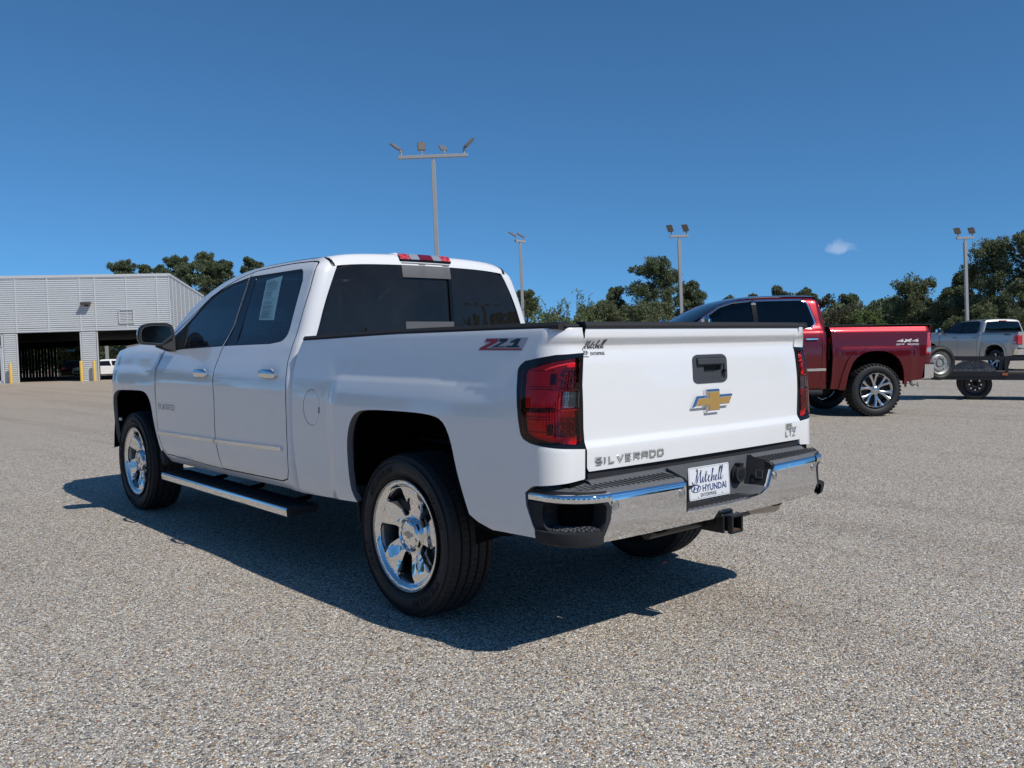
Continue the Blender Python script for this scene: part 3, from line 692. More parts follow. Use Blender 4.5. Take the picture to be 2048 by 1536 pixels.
# model name on the door
def on(fn, u, v, du=(-1, 0), lift=.0):
    """frame on a surface: origin, x to the right as seen from outside, y up"""
    e = 2e-3; p = Vector(fn(u, v)); X = (Vector(fn(u + du[0] * e, v + du[1] * e)) - p).normalized(); Yv = Vector(fn(u, v + e)) - p; Z = X.cross(Yv).normalized(); Y = Z.cross(X)
    return (p + Z * lift, X, Y, Z)
def mapf(fn, u0, v0, lift=0., sx=-1):
    """lettering frame that follows the surface fn"""
    def W(x, y, z):
        e = 2e-3; u, v = u0 + sx * x, v0 + y; p = Vector(fn(u, v)); n = (Vector(fn(u, v + e)) - p).cross(Vector(fn(u + sx * e, v)) - p).normalized()
        if n.dot(Vector((-.5, 1, 0))) < 0: n = -n
        return p + n * (z + lift)
    return W
block_word('door_lettering', 'SILVERADO', mapf(cab, 3.262, .864), .043, .0300, .0100, .0068, .004, simple('badge_chrome', (.55, .55, .55), .25, 1.), df)
dr2 = twin(dr); df2 = twin(df)
# fender and hood
arc_f = smooth_line([(3.295, .480), (3.310, .554), (3.353, .657), (3.392, .770), (3.418, .87), (3.470, .945), (3.562, .984), (3.74, .988), (3.926, .983), (4.16, .972), (4.30, .93), (4.36, .86), (4.42, .66), (4.45, .50)], .03)
fen_o = rp([(3.208, .47), (3.262, .556), (3.309, .66), (3.325, .76), (3.331, .93), (3.331, 1.17), (3.277, 1.26), (3.243, 1.335), (3.262, 1.372), (3.6, 1.365), (4.0, 1.352), (4.4, 1.33), (4.72, 1.29, .08), (4.84, 1.10, .05), (4.86, .80), (4.80, .50)] + [(p[0], p[1]) for p in arc_f[::-1]])
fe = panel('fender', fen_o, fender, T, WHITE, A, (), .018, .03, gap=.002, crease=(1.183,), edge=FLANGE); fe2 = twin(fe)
V = []; nx, ny_ = 22, 16
for i in range(nx + 1):
    x = 3.25 + (4.86 - 3.25) * i / nx
    for j in range(ny_ + 1):
        y = -1 + 2 * j / ny_; p = fender(min(x, 4.7), 1.368); w = p[1] - .01
        z = p[2] + .035 * (1 - y * y) + .018 * ss(.62, .50, abs(y)) - .12 * ss(4.6, 4.9, x); V.append((x + .06 * (1 - y * y) * ss(4.4, 4.86, x), y * w, z))
F = [(i * (ny_ + 1) + j, (i + 1) * (ny_ + 1) + j, (i + 1) * (ny_ + 1) + j + 1, i * (ny_ + 1) + j + 1) for i in range(nx) for j in range(ny_)]
mk('hood', V, F, WHITE, T, True, 40)
g = G(); g.box((4.78, 0, .90), (.10, 1.20, .52), bev=.03); g.build('grille', BLACKG, T)
g = G()
for k in range(4): g.box((4.84, 0, .72 + k * .12), (.03, 1.14, .03), bev=.01)
g.build('grille_bar', CHROME, T)
fb = G(); fb.box((4.79, 0, .585), (.24, 1.40, .20), bev=.06); fb.box((4.66, .70, .60), (.24, .24, .20), Matrix.Rotation(-.5, 3, 'Z'), bev=.04); fb.box((4.66, -.70, .60), (.24, .24, .20), Matrix.Rotation(.5, 3, 'Z'), bev=.04); fb.build('front_bumper', CHROMEB, T)
g = G(); g.box((4.62, .70, 1.02), (.26, .20, .20), bev=.04); hl = g.build('headlight', CLEARW, T); twin(hl)
# small bright fittings just visible ahead of the front arch
g = G(); g.box((4.30, .955, .72), (.05, .02, .03), bev=.006); mkr = g.build('side_marker', CLEARW, T); twin(mkr)

# roof (rear header, crown) and windscreen
V = []; ys_ = [-.672 + 1.344 * j / 24 for j in range(25)]; rows = []
for v in (1.815, 1.83, 1.845, 1.858, 1.868, 1.875): rows.append(('b', v))
for x in (1.225, 1.25, 1.30, 1.40, 1.55, 1.75, 2.0, 2.15, 2.28, 2.38, 2.46): rows.append(('r', x))
for kind, q in rows:
    for y in ys_:
        if kind == 'b':
            Ys = cabY(q, 1.2); xb = cabB(q); a = abs(y); c = min(1, max(0, a - (Ys - .075)) / .075); x = xb + .075 * (1 - math.sqrt(max(0, 1 - c * c))); V.append((x, y, q + crown(y) * ss(1.70, 1.87, q)))
        else: V.append((q if q > 1.23 else q + .0, y, ztop(q) + crown(y) + .002 * 0))
n = 25; F = [(i * n + j, (i + 1) * n + j, (i + 1) * n + j + 1, i * n + j + 1) for i in range(len(rows) - 1) for j in range(24)]
rf = mk('roof', V, F, WHITE, T, True, 60)
V = []; W_ = [(2.46, 1.832), (2.62, 1.80), (2.82, 1.735), (3.05, 1.622), (3.30, 1.475), (3.52, 1.345), (3.60, 1.30)]
for x, z in W_:
    for j in range(13):
        t = -1 + j / 6; w = .672 + (.80 - .672) * (x - 2.46) / 1.14; V.append((x + .10 * (1 - t * t) * (x - 2.46) / 1.14, t * w, z + crown(t * .69) * (1 - (x - 2.46) / 1.3)))
F = [(i * 13 + j, (i + 1) * 13 + j, (i + 1) * 13 + j + 1, i * 13 + j + 1) for i in range(6) for j in range(12)]
mk('windshield', V, F, GL_WIND, T, True, 60)
# drip mouldings along the roof ditch
pts = [(1.150, .678, 1.8165), (1.158, .680, 1.832), (1.178, .682, 1.852), (1.205, .683, 1.866), (1.24, .680, 1.873), (1.30, .678, 1.872), (1.6, .676, 1.872), (2.0, .676, 1.865), (2.2, .676, 1.855), (2.4, .676, 1.833)]
V = []; F = []
for p in smooth_line(pts, .03):
    k = len(V); V += [(p[0] - .002, p[1] - .012, p[2] + .004), (p[0] - .004, p[1], p[2] + .006), (p[0] - .002, p[1] + .010, p[2] + .003), (p[0] + .01, p[1] + .012, p[2] - .012), (p[0] + .01, p[1] - .014, p[2] - .012)]
    if k: F += [(k - 5 + j, k - 5 + (j + 1) % 5, k + (j + 1) % 5, k + j) for j in range(5)]
dm = mk('roof_moulding', V, F, SEAL, T, True, 60); twin(dm)
# back of the cab
def cback(y, v): return (cabB(v), y, v + crown(y) * ss(1.70, 1.87, v))
def pillar_y(v): return np.interp(v, [1.36, 1.40, 1.60, 1.80], [.842, .828, .747, .668])
bw = rp([(-.842, 1.362, .02), (.842, 1.362, .02), (.828, 1.40), (.747, 1.60), (.672, 1.800, .03), (.55, 1.817), (-.55, 1.817), (-.672, 1.800, .03), (-.747, 1.60), (-.828, 1.40)])
panel('cab_back', rp([(-.86, .60), (.86, .60), (.875, 1.30), (.86, 1.362), (-.86, 1.362), (-.875, 1.30)]), cback, T, WHITE, Bk, (), .12, .01)
rw = panel('rear_window', rp([(-.835, 1.366, .015), (-.198, 1.366), (-.201, 1.49), (-.205, 1.62), (-.205, 1.812), (-.55, 1.812), (-.666, 1.797, .025), (-.742, 1.60), (-.823, 1.40)]), cback, T, GL_REAR, Bk, (), .12, .006, lift=-.001)
rw2 = panel('rear_window', rp([(.182, 1.366), (.835, 1.366, .015), (.823, 1.40), (.742, 1.60), (.666, 1.797, .025), (.55, 1.812), (.182, 1.812)]), cback, T, GL_REAR, Bk, (), .12, .006, lift=-.001)
panel('window_seal', bw, cback, T, SEAL, Bk, [insetp(bw, .006)], .05, .01, lift=-.004)
panel('sliding_pane', [(-.182, 1.488), (.178, 1.488), (.178, 1.757), (-.182, 1.757)], cback, rw, GL_REAR, Bk, (), .09, .004, lift=-.012)
panel('slider_header', rp([(-.204, 1.757), (.182, 1.757), (.182, 1.828), (-.204, 1.828)]), cback, rw, GRYP, Bk, (), .09, .004, lift=.001)
panel('slider_sill', rp([(-.204, 1.36), (.182, 1.36), (.182, 1.484), (-.204, 1.484)]), cback, rw, GRYP, Bk, (), .09, .004, lift=.001)
panel('slider_post', [(-.205, 1.484), (-.180, 1.484), (-.180, 1.757), (-.205, 1.757)], cback, rw, BLACKG, Bk, (), .09, .010, lift=.0015)
# high stop lamp
ch = panel('high_stop_lamp', rp([(-.222, 1.834, .01), (.192, 1.834, .01), (.182, 1.871, .012), (-.214, 1.871, .012)]), cback, T, BLACKG, Bk, (), .03, .012, lift=.010)
def redlens(nm):
    a = N(nm); v = a.node('TexVoronoi', {'Vector': a.co('Object'), 'Scale': 150.}); a.set(base=a.ramp(a.node('SeparateColor', {'Color': v.outputs['Color']}).outputs[0], [(0, (.36, .004, .01)), (.5, (.75, .02, .035)), (.85, (.95, .20, .20))]), rough=.12, coat=1, metal=.3); return a.m
REDL = redlens('red_reflector')
for (a, b, mt, nm) in ((.112, .186, REDL, 'red_lens'), (.036, .108, CLEARW, 'clear_lens'), (-.068, .032, simple('deep_red_lens', (.16, .004, .01), .15, coat=1), 'centre_lens'), (-.140, -.072, CLEARW, 'clear_lens'), (-.216, -.144, REDL, 'red_lens')):
    panel(nm, rp([(a, 1.839), (b, 1.839), (b, 1.868), (a, 1.868)], .004, 2), cback, ch, mt, Bk, (), .03, .006, lift=.0145)
# sheet of paper in the rear door window
pa = N('price_sheet'); oc = pa.co('UV') ; 
pm = simple('window_sheet_paper', (.20, .36, .42), .6, coat=.5)
sheet = panel('window_sheet', [(1.767, 1.506), (1.552, 1.501), (1.611, 1.784), (1.817, 1.767)], cab, dr, pm, A, (), .06, .001, lift=-.0035)
ink = simple('sheet_ink', (.07, .16, .20), .6)
P0, P1, P2_, P3 = (1.817, 1.767), (1.611, 1.784), (1.552, 1.501), (1.767, 1.506); g = G()
def shp(s, t):
    a = (P0[0] + (P1[0] - P0[0]) * s, P0[1] + (P1[1] - P0[1]) * s); b = (P3[0] + (P2_[0] - P3[0]) * s, P3[1] + (P2_[1] - P3[1]) * s); u = a[0] + (b[0] - a[0]) * t; v = a[1] + (b[1] - a[1]) * t
    return Vector(off(cab, -.0012)(u, v))
rr = random.Random(3); t = .05
while t < .95:
    hgt = rr.choice([.008, .010, .018]); s0 = .10 + rr.random() * .06; e1 = .55 + rr.random() * .35; s = s0
    while s < e1:
        w = .05 + rr.random() * .12; g.add([shp(s, t), shp(min(s + w, e1), t), shp(min(s + w, e1), t + hgt), shp(s, t + hgt)], [(0, 1, 2, 3)]); s += w + .025
    t += hgt + (.012 if rr.random() < .8 else .04)
o = g.build('sheet_print', ink, dr, False); o['kind'] = 'stuff'
# interior
g = G(); g.box((2.3, 0, .62), (2.3, 1.80, .12)); g.build('cabin_floor', INTER, T)
g = G(); g.box((3.20, 0, 1.15), (.42, 1.56, .28), bev=.08); g.build('dashboard', INTER, T)
for (x, yy, hb) in ((2.28, .40, .62), (2.28, -.40, .62)):
    s = G(); s.box((x + .18, yy, .90), (.52, .52, .18), bev=.05); s.box((x - .13, yy, 1.20), (.17, .50, .62), Matrix.Rotation(math.radians(-14), 3, 'Y'), bev=.06); st = s.build('front_seat', LEATH, T)
    h = G(); h.box((x - .235, yy, 1.585), (.11, .28, .19), Matrix.Rotation(math.radians(-10), 3, 'Y'), bev=.045); h.tube([(x - .2, yy - .06, 1.42), (x - .22, yy - .06, 1.52)], .008, 6); h.tube([(x - .2, yy + .06, 1.42), (x - .22, yy + .06, 1.52)], .008, 6); h.build('headrest', LEATH, st)
s = G(); s.box((1.50, 0, .90), (.50, 1.40, .18), bev=.05); s.box((1.30, 0, 1.22), (.16, 1.40, .62), Matrix.Rotation(math.radians(-8), 3, 'Y'), bev=.05); st = s.build('rear_seat', LEATH, T)
for yy in (-.42, 0, .42):
    h = G(); h.box((1.245, yy, 1.56), (.10, .26, .15), bev=.04); h.build('headrest', LEATH, st)
g = G(); sw = [(2.86 + .07 * math.sin(t), .40 + .19 * math.cos(t), 1.24 + .17 * math.sin(t)) for t in np.linspace(0, 2 * math.pi, 25)]; g.tube(sw, .014, 8, False); g.box((2.87, .40, 1.24), (.04, .34, .05), bev=.01); g.build('steering_wheel', INTER, T)
g = G(); g.box((1.9, 0, 1.855), (1.2, 1.2, .02)); g.build('headliner', simple('headliner', (.30, .29, .27), .8), T)
# ------------------------------------------------------------------ bed
bed_top = pchip([-1.15, -.70, .056, 1.036], [1.408, 1.404, 1.396, 1.370])
lamp_l = [(-1.183, 1.304), (-1.045, 1.298), (-.893, 1.273), (-.853, 1.247, .03), (-.861, 1.152), (-.881, 1.029), (-.900, .955, .03), (-.955, .937), (-1.071, .921), (-1.226, .908)]
arch = smooth_line([(-.545, .587), (-.512, .673), (-.472, .782), (-.440, .892), (-.403, .965), (-.350, 1.005), (-.235, 1.020), (-.021, 1.021), (.227, 1.014), (.357, .996), (.428, .940), (.464, .844), (.466, .711), (.452, .579), (.415, .515)], .03)
bed_o = [(1.085, .481), (1.078, .602), (1.104, .79), (1.104, 1.025), (1.108, 1.184), (1.083, 1.30), (1.045, 1.369, .01), (.8, 1.375), (.4, 1.387), (.056, 1.396), (-.35, 1.400), (-.70, 1.404), (-1.153, 1.408, .006), (-1.165, 1.385), (-1.180, 1.350), (-1.172, 1.318), (-1.183, 1.304)] + lamp_l[1:] + [(-1.222, .79), (-1.217, .784), (-1.10, .776), (-.964, .763, .02), (-.917, .73), (-.92, .678), (-.952, .60), (-.982, .544), (-.972, .545), (-.69, .537), (-.60, .560)] + arch + [(.794, .494)]
fuel = [(.870 + .095 * math.cos(t), .993 + .100 * math.sin(t)) for t in np.linspace(0, 2 * math.pi, 48, endpoint=False)]
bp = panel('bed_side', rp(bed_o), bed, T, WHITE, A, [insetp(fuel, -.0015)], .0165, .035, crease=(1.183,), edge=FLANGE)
panel('fuel_door', fuel, bed, bp, WHITE, A, (), .04, .006, gap=.0015, lift=-.001)
panel('fuel_door_notch', rp([(.781, .965), (.790, .965), (.790, 1.0), (.781, 1.0)], .004), bed, bp, BLACKG, A, (), .02, .004, lift=.001)
bp2 = panel('bed_side', rp(bed_o), bed, T, WHITE, A, (), .045, .035); bp2.scale.y = -1
# rail cap
V = []; F = []
for i, x in enumerate(np.linspace(-1.06, 1.045, 40)):
    z = bed_top(x); ya = bedYb(z) ; V += [(x, ya - .004, z - .004), (x, ya - .004 + .003, z + .010), (x, ya - .012, z + .024), (x, ya - .055, z + .026), (x, ya - .075, z + .018), (x, ya - .078, z - .02)]
for i in range(39):
    for j in range(5): F.append((i * 6 + j, i * 6 + j + 1, (i + 1) * 6 + j + 1, (i + 1) * 6 + j))
F += [(5, 4, 3, 2, 1, 0), tuple(39 * 6 + j for j in range(6))]
rc = mk('rail_cap', V, F, PLAST, T, True, 40); twin(rc)
g = G(); g.box((-1.045, .862, 1.414), (.05, .09, .020), bev=.008); cp = g.build('rail_end_cap', PLAST, T); twin(cp)
# bed tub
g = G(); g.box((0, 0, .80), (2.06, 1.06, .03)); g.box((1.03, 0, 1.22), (.03, 1.70, .28)); g.box((1.03, 0, .95), (.03, 1.06, .30)); g.box((0, .82, 1.25), (2.06, .04, .24)); g.box((0, -.82, 1.25), (2.06, .04, .24)); g.build('bed_tub', PLAST, T)
for s_ in (1, -1):
    g = G(); g.box((-1.025, s_ * .83, 1.10), (.03, .06, .60)); g.build('bed_corner_jamb', JAMB, T)
# tail lamps
def tail_lamp():
    rt = panel('tail_lamp', rp(lamp_l[:]), bed, T, BLACKG, A, [insetp(rp([(-.892, 1.225, .02), (-.904, 1.242, .02), (-1.038, 1.274), (-1.158, 1.286, .015), (-1.197, .928, .015), (-1.051, .942), (-.961, .958), (-.922, .976, .03), (-.90, 1.11)]), 0)], .03, .02, gap=.002, lift=.002)
    lens_o = rp([(-.892, 1.225, .02), (-.904, 1.242, .02), (-1.038, 1.274), (-1.158, 1.286, .015), (-1.197, .928, .015), (-1.051, .942), (-.961, .958), (-.922, .976, .03), (-.90, 1.11)])
    panel('lens', lens_o, bed, rt, GL_RED, A, [rp([(-1.100, 1.083), (-1.190, 1.080), (-1.184, 1.148), (-1.097, 1.148)], .004)], .028, .002, lift=.007)
    panel('reversing_lens', rp([(-1.102, 1.085), (-1.188, 1.082), (-1.182, 1.146), (-1.099, 1.146)], .004), bed, rt, GL_CLEAR, A, (), .028, .002, lift=.0075)
    refl = N('lamp_reflector'); vv = refl.node('TexVoronoi', {'Vector': refl.co('Object', (1., 1., 1.)), 'Scale': 62.}); 
    refl.set(base=(.80, .78, .78), metal=.8, rough=.24, normal=refl.bump(vv.outputs['Distance'], 1., .02))
    shell = simple('lamp_shell_metal', (.95, .93, .93), .5, .05); dark = simple('lamp_shell_dark', (.05, .02, .02), .3)
    fin = off(bed, -.016)
    panel('lamp_backing', insetp(lens_o, .003), fin, rt, shell, A, (), .035, .002)
    for (zc, h) in ((1.185, .062), (.992, .050)):
        panel('reflector_bowl', rp([(-1.068, zc - h * .55), (-1.186, zc - h * .6), (-1.180, zc + h), (-1.10, zc + h), (-1.068, zc + h * .3)], .01), off(bed, -.012), rt, refl.m, A, (), .02, .008)
    panel('reversing_reflector', rp([(-1.10, 1.084), (-1.188, 1.084), (-1.182, 1.146), (-1.098, 1.146)]), off(bed, -.010), rt, CLEARW, A, (), .02, .01)
    g = G()
    for k in range(6):
        z = 1.092 + k * .0095; a = Vector(off(bed, -.004)(-1.104, z)); b = Vector(off(bed, -.004)(-1.184, z)); g.tube([a, b], .0012, 5)
    for k in range(3):
        u = -1.12 - k * .022; g.tube([Vector(off(bed, -.004)(u, 1.086)), Vector(off(bed, -.004)(u, 1.145))], .0010, 5)
    g.build('reversing_grid', DULLM, rt, False)
    def shelf(nm, u0, u1, z, hh, mat, d0=-.025, d1=-.002, slope=0.):
        V = []; F = []; n = 6
        for i in range(n + 1):
            u = u0 + (u1 - u0) * i / n; zz = z + slope * (u - u0)
            V += [off(bed, d0)(u, zz - hh), off(bed, d1)(u, zz - hh), off(bed, d1)(u, zz + hh * .1), off(bed, d0)(u, zz + hh)]
            if i: k = 4 * i; F += [(k - 4 + j, k - 4 + (j + 1) % 4, k + (j + 1) % 4, k + j) for j in range(4)]
        F += [(3, 2, 1, 0), tuple(4 * n + j for j in range(4))]
        return mk(nm, V, F, mat, rt, True, 20)
    shelf('divider', -.915, -1.065, 1.075, .012, dark, slope=-.02); shelf('divider', -1.03, -1.195, 1.074, .003, shell); shelf('divider', -1.03, -1.195, 1.155, .003, shell)
    for z in (1.236, 1.170, 1.160, 1.047, 1.035, .985): shelf('lens_rib', -.915, -1.05, z, .0016, dark, -.025, -.012, slope=-.01)
    for z in (1.20, .995):
        panel('bulb_block', rp([(-1.035, z - .022), (-1.062, z - .022), (-1.062, z + .022), (-1.035, z + .022)]), off(bed, -.008), rt, dark, A, (), .03, .014)
    return rt
tl = tail_lamp(); twin(tl)
# off-road decal: slanted letters with a silver keyline and a red underline
def decal():
    fr0 = on(bed, -.579, 1.3165, lift=.0006); O, X, Y, Z = fr0
    def sl(p): return (p[0] + p[1] * .46, p[1])
    def put(nm, poly, mat, lift, par):
        poly = [sl(p) for p in poly]; g = G(); V = []
        for (x, y) in poly:
            q = Vector(bed(-.579 - x, 1.3165 + y)); n = Z; V.append(q + n * lift)
        c = len(V); g.add(V, [tuple(range(c))]); return g.build(nm, mat, par, False)
    h = .050; W = .285
    base = [(0, 0), (W + .008, 0), (W + .008, .008), (W - .012, .012), (W - .006, h), (.025, h), (.020, h - .016), (.045, h - .018), (0, .012)]
    d = put('offroad_decal', [(-.002, -.002), (W + .004, -.002), (W + .010, h + .003), (.018, h + .003), (.014, h - .018), (.040, h - .020), (-.002, .010)], INKS, .0004, T)
    put('decal_letter_z', [(.004, .001), (W - .004, .001), (W - .002, .008), (.046, .009), (.108, h - .014), (.108, h), (.024, h), (.022, h - .013), (.066, h - .014), (.006, .010)], INKR, .0009, d)
    put('decal_figure_seven', [(.078, .012), (.104, .012), (.168, h - .012), (.170, h), (.114, h), (.113, h - .013), (.138, h - .014)], INKB, .0009, d)
    put('decal_figure_one', [(.176, .012), (.262, .012), (.262, .020), (.244, .020), (.252, h), (.226, h), (.192, h - .012), (.193, h - .020), (.220, h - .016), (.212, .020), (.176, .020)], INKB, .0009, d)
    put('decal_line', [(.112, .012), (.172, .012), (.172, .017), (.112, .017)], INKB, .0009, d)
decal()
# ------------------------------------------------------------------ tailgate
tg_o = rp([(-.803, .812), (.803, .812, .006), (.8135, .83), (.812, .95), (.813, 1.20), (.806, 1.27), (.792, 1.300), (.795, 1.325), (.806, 1.350), (.806, 1.385), (.797, 1.410), (.775, 1.412), (-.785, 1.412), (-.803, 1.410), (-.812, 1.385), (-.812, 1.350), (-.802, 1.325), (-.799, 1.300), (-.812, 1.27), (-.819, 1.20), (-.818, .95), (-.8195, .83)])
hnd = rp([(.088, 1.160, .015), (.088, 1.266, .015), (.060, 1.279, .012), (-.150, 1.279, .02), (-.178, 1.262, .02), (-.176, 1.160, .02), (-.150, 1.146, .02), (.062, 1.146, .02)])
HGREY = simple('handle_grey', (.052, .056, .064), .6, vary=.15, vscale=20, spec=.3)
tg = panel('tailgate', tg_o, tgate, T, WHITE, Bk, [hnd], .030, .04, gap=.0022, edge=JAMB, crease=(.908, .9145, .920, .926, .932, .938, .944, 1.328, 1.3355, 1.342, 1.348, 1.354, 1.360, 1.366, 1.373))
hb = panel('gate_handle_bezel', hnd, tgate, tg, HGREY, Bk, [rp([(.062, 1.163, .01), (.062, 1.264, .01), (-.158, 1.264, .01), (-.158, 1.163, .01)])], .03, .02, lift=.003, gap=-.001)
panel('gate_handle_cup', rp([(.068, 1.158), (.068, 1.268), (-.164, 1.268), (-.164, 1.158)]), tgate, tg, HGREY, Bk, [rp([(-.004, 1.196, .004), (-.004, 1.229, .004), (-.142, 1.229, .004), (-.142, 1.205, .004), (-.104, 1.196, .004)])], .03, .02, lift=-.006)
g = G(); g.box((-1.052, -.07, 1.212), (.01, .16, .05)); g.build('handle_cavity', PLAST, tg)
g = G(); g.box((tgate(0, 1.247)[0] - .004, -.048, 1.247), (.014, .205, .030), bev=.004); g.build('gate_handle_lever', HGREY, tg)
g = G(); g.tube([(-1.078, -.149, 1.200), (-1.0905, -.149, 1.200)], .008, 12); g.build('lock_cylinder', BLACKG, tg)
# cap on the tailgate's upper edge
V = []; F = []
for i, y in enumerate(np.linspace(-.815, .80, 30)):
    x = tgate(y, 1.40)[0]; V += [(x - .003, y, 1.404), (x - .006, y, 1.416), (x + .002, y, 1.431), (x + .045, y, 1.434), (x + .06, y, 1.425), (x + .06, y, 1.395)]
for i in range(29):
    for j in range(5): F.append((i * 6 + j, (i + 1) * 6 + j, (i + 1) * 6 + j + 1, i * 6 + j + 1))
F += [tuple(range(6)), tuple(29 * 6 + j for j in reversed(range(6)))]
mk('gate_cap', V, F, PLAST, tg, True, 40)
g = G(); g.box((-1.02, 0, 1.10), (.03, 1.58, .56)); g.build('gate_inner_skin', PLAST, tg)
g = G(); g.box((-1.060, 0, .796), (.05, 1.60, .034)); g.build('lower_sill', PLAST, T)
# cross-shaped emblem
O, X, Y, Z = on(tgate, -.0425, 1.0615, du=(-1, 0))
cross = [(-.160, -.029), (-.123, .026), (-.053, .026), (-.053, .054), (.053, .054), (.053, .026), (.160, .026), (.123, -.029), (.053, -.029), (.053, -.056), (-.053, -.056), (-.053, -.029)]
g = G(); g.prism(cross, (O, X, Y, Z), .020, .009, False); em = g.build('emblem', CHROME, tg, False)
G().prism(insetp(cross, .0125), (O + Z * .019, X, Y, Z), .0032, .001).build('emblem_inlay', GOLD, em, False)
block_word('tailgate_lettering', 'SILVERADO', mapf(tgate, .763, .8355), .0355, .0335, .0185, .0095, .006, CHROME, tg)
f1 = on(tgate, -.665, .8375); block_word('trim_badge', 'LTZ', f1, .031, .026, .007, .006, .005, CHROME, tg)
f1 = on(tgate, -.665, .890); letter('fuel_badge', 'E85', f1, .022, CHROME, tg, .004, width=.060, bold=.0010)
f1 = on(tgate, -.665, .874); letter('fuel_badge', 'FlexFuel', f1, .019, CHROME, tg, .004, width=.100, bold=.0007)
# the word written as a hand script, as strokes (x,y in units of capital height)
SCRIPT = [[(-.25, .18), (-.12, .02), (.10, .10), (.42, .95), (.45, 1.0)], [(.45, 1.0), (.36, .50), (.30, .0)], [(.30, .0), (.62, .62), (.86, 1.0)], [(.86, 1.0), (.74, .45), (.72, .02), (.84, .10)],
          [(.84, .10), (1.04, .48), (.98, .14), (1.04, .02), (1.16, .16)], [(1.12, .64), (1.13, .67)], [(1.16, .16), (1.44, .86), (1.30, .30), (1.32, .02), (1.46, .14)], [(1.26, .56), (1.56, .58)],
          [(1.46, .14), (1.84, .44), (1.72, .50), (1.62, .22), (1.72, .0), (1.92, .16)], [(1.92, .16), (2.30, .98), (2.22, 1.04), (2.08, .50), (1.98, .0)], [(1.98, .0), (2.20, .42), (2.32, .40), (2.24, .06), (2.38, .10)],
          [(2.38, .10), (2.66, .36), (2.60, .46), (2.48, .26), (2.54, .0), (2.74, .14)], [(2.74, .14), (3.12, .98), (3.04, 1.05), (2.88, .50), (2.84, .05), (2.98, .10)], [(2.98, .10), (3.40, 1.02), (3.32, 1.08), (3.14, .50), (3.10, .04), (3.30, .16), (3.42, .30)]]
def script(name, frame, h, width, mat, parent, lw=.05, th=.0006):
    W = wrapf(frame); g = G(); k = width / 3.67
    for st in SCRIPT:
        P = smooth_line([(p[0] + .25, p[1]) for p in st], .05); n = len(P)
        if n < 2: continue
        V = []; 
        for i, p in enumerate(P):
            a = Vector(P[max(i - 1, 0)]); b = Vector(P[min(i + 1, n - 1)]); d = (b - a); d = d.normalized() if d.length > 1e-9 else Vector((1, 0)); nn = Vector((-d.y, d.x))
            w = lw * (.35 + .75 * max(0, -d.y if d.y < 0 else 0) + .25)
            for s in (-1, 1):
                q = Vector(p) + nn * w * s; V.append(W(q.x * k, q.y * h, th))
        g.add(V, [(2 * i, 2 * i + 2, 2 * i + 3, 2 * i + 1) for i in range(n - 1)])
    return g.build(name, mat, parent, False)
def oval_h(name, frame, w, h, mat, parent, th=.0006):
    W = wrapf(frame); g = G(); n = 40; V = []
    for i in range(n):
        t = 2 * math.pi * i / n; c, s = math.cos(t), math.sin(t); V += [W(w * c, h * s, th), W(w * .86 * c, h * .80 * s, th)]
    g.add(V, [(2 * i, 2 * ((i + 1) % n), 2 * ((i + 1) % n) + 1, 2 * i + 1) for i in range(n)])
    for poly in ([(-.66, -.52), (-.40, -.60), (-.12, .50), (-.34, .68)], [(.40, .60), (.66, .52), (.34, -.68), (.12, -.50)], [(-.30, -.16), (-.22, .04), (.32, .18), (.24, -.02)]):
        g.add([W(w * p[0], h * p[1], th * 1.3) for p in poly], [(0, 1, 2, 3)])
    return g.build(name, mat, parent, False)
fd = mapf(tgate, .803, 1.3205, lift=.0012)
script('dealer_decal_script', fd, .034, .135, INKB, tg, .055, .0008)
letter('dealer_decal_lettering', 'ENTERPRISE', mapf(tgate, .752, 1.293, lift=.0008), .0185, INKB, tg, .0006, width=.084)
oval_h('dealer_decal_emblem', mapf(tgate, .782, 1.3035, lift=.0008), .0165, .0085, INKB, tg)
letter('dealer_decal_lettering', 'HYUNDAI', mapf(tgate, .798, 1.285, lift=.0008), .0075, INKB, tg, .0006, width=.033)

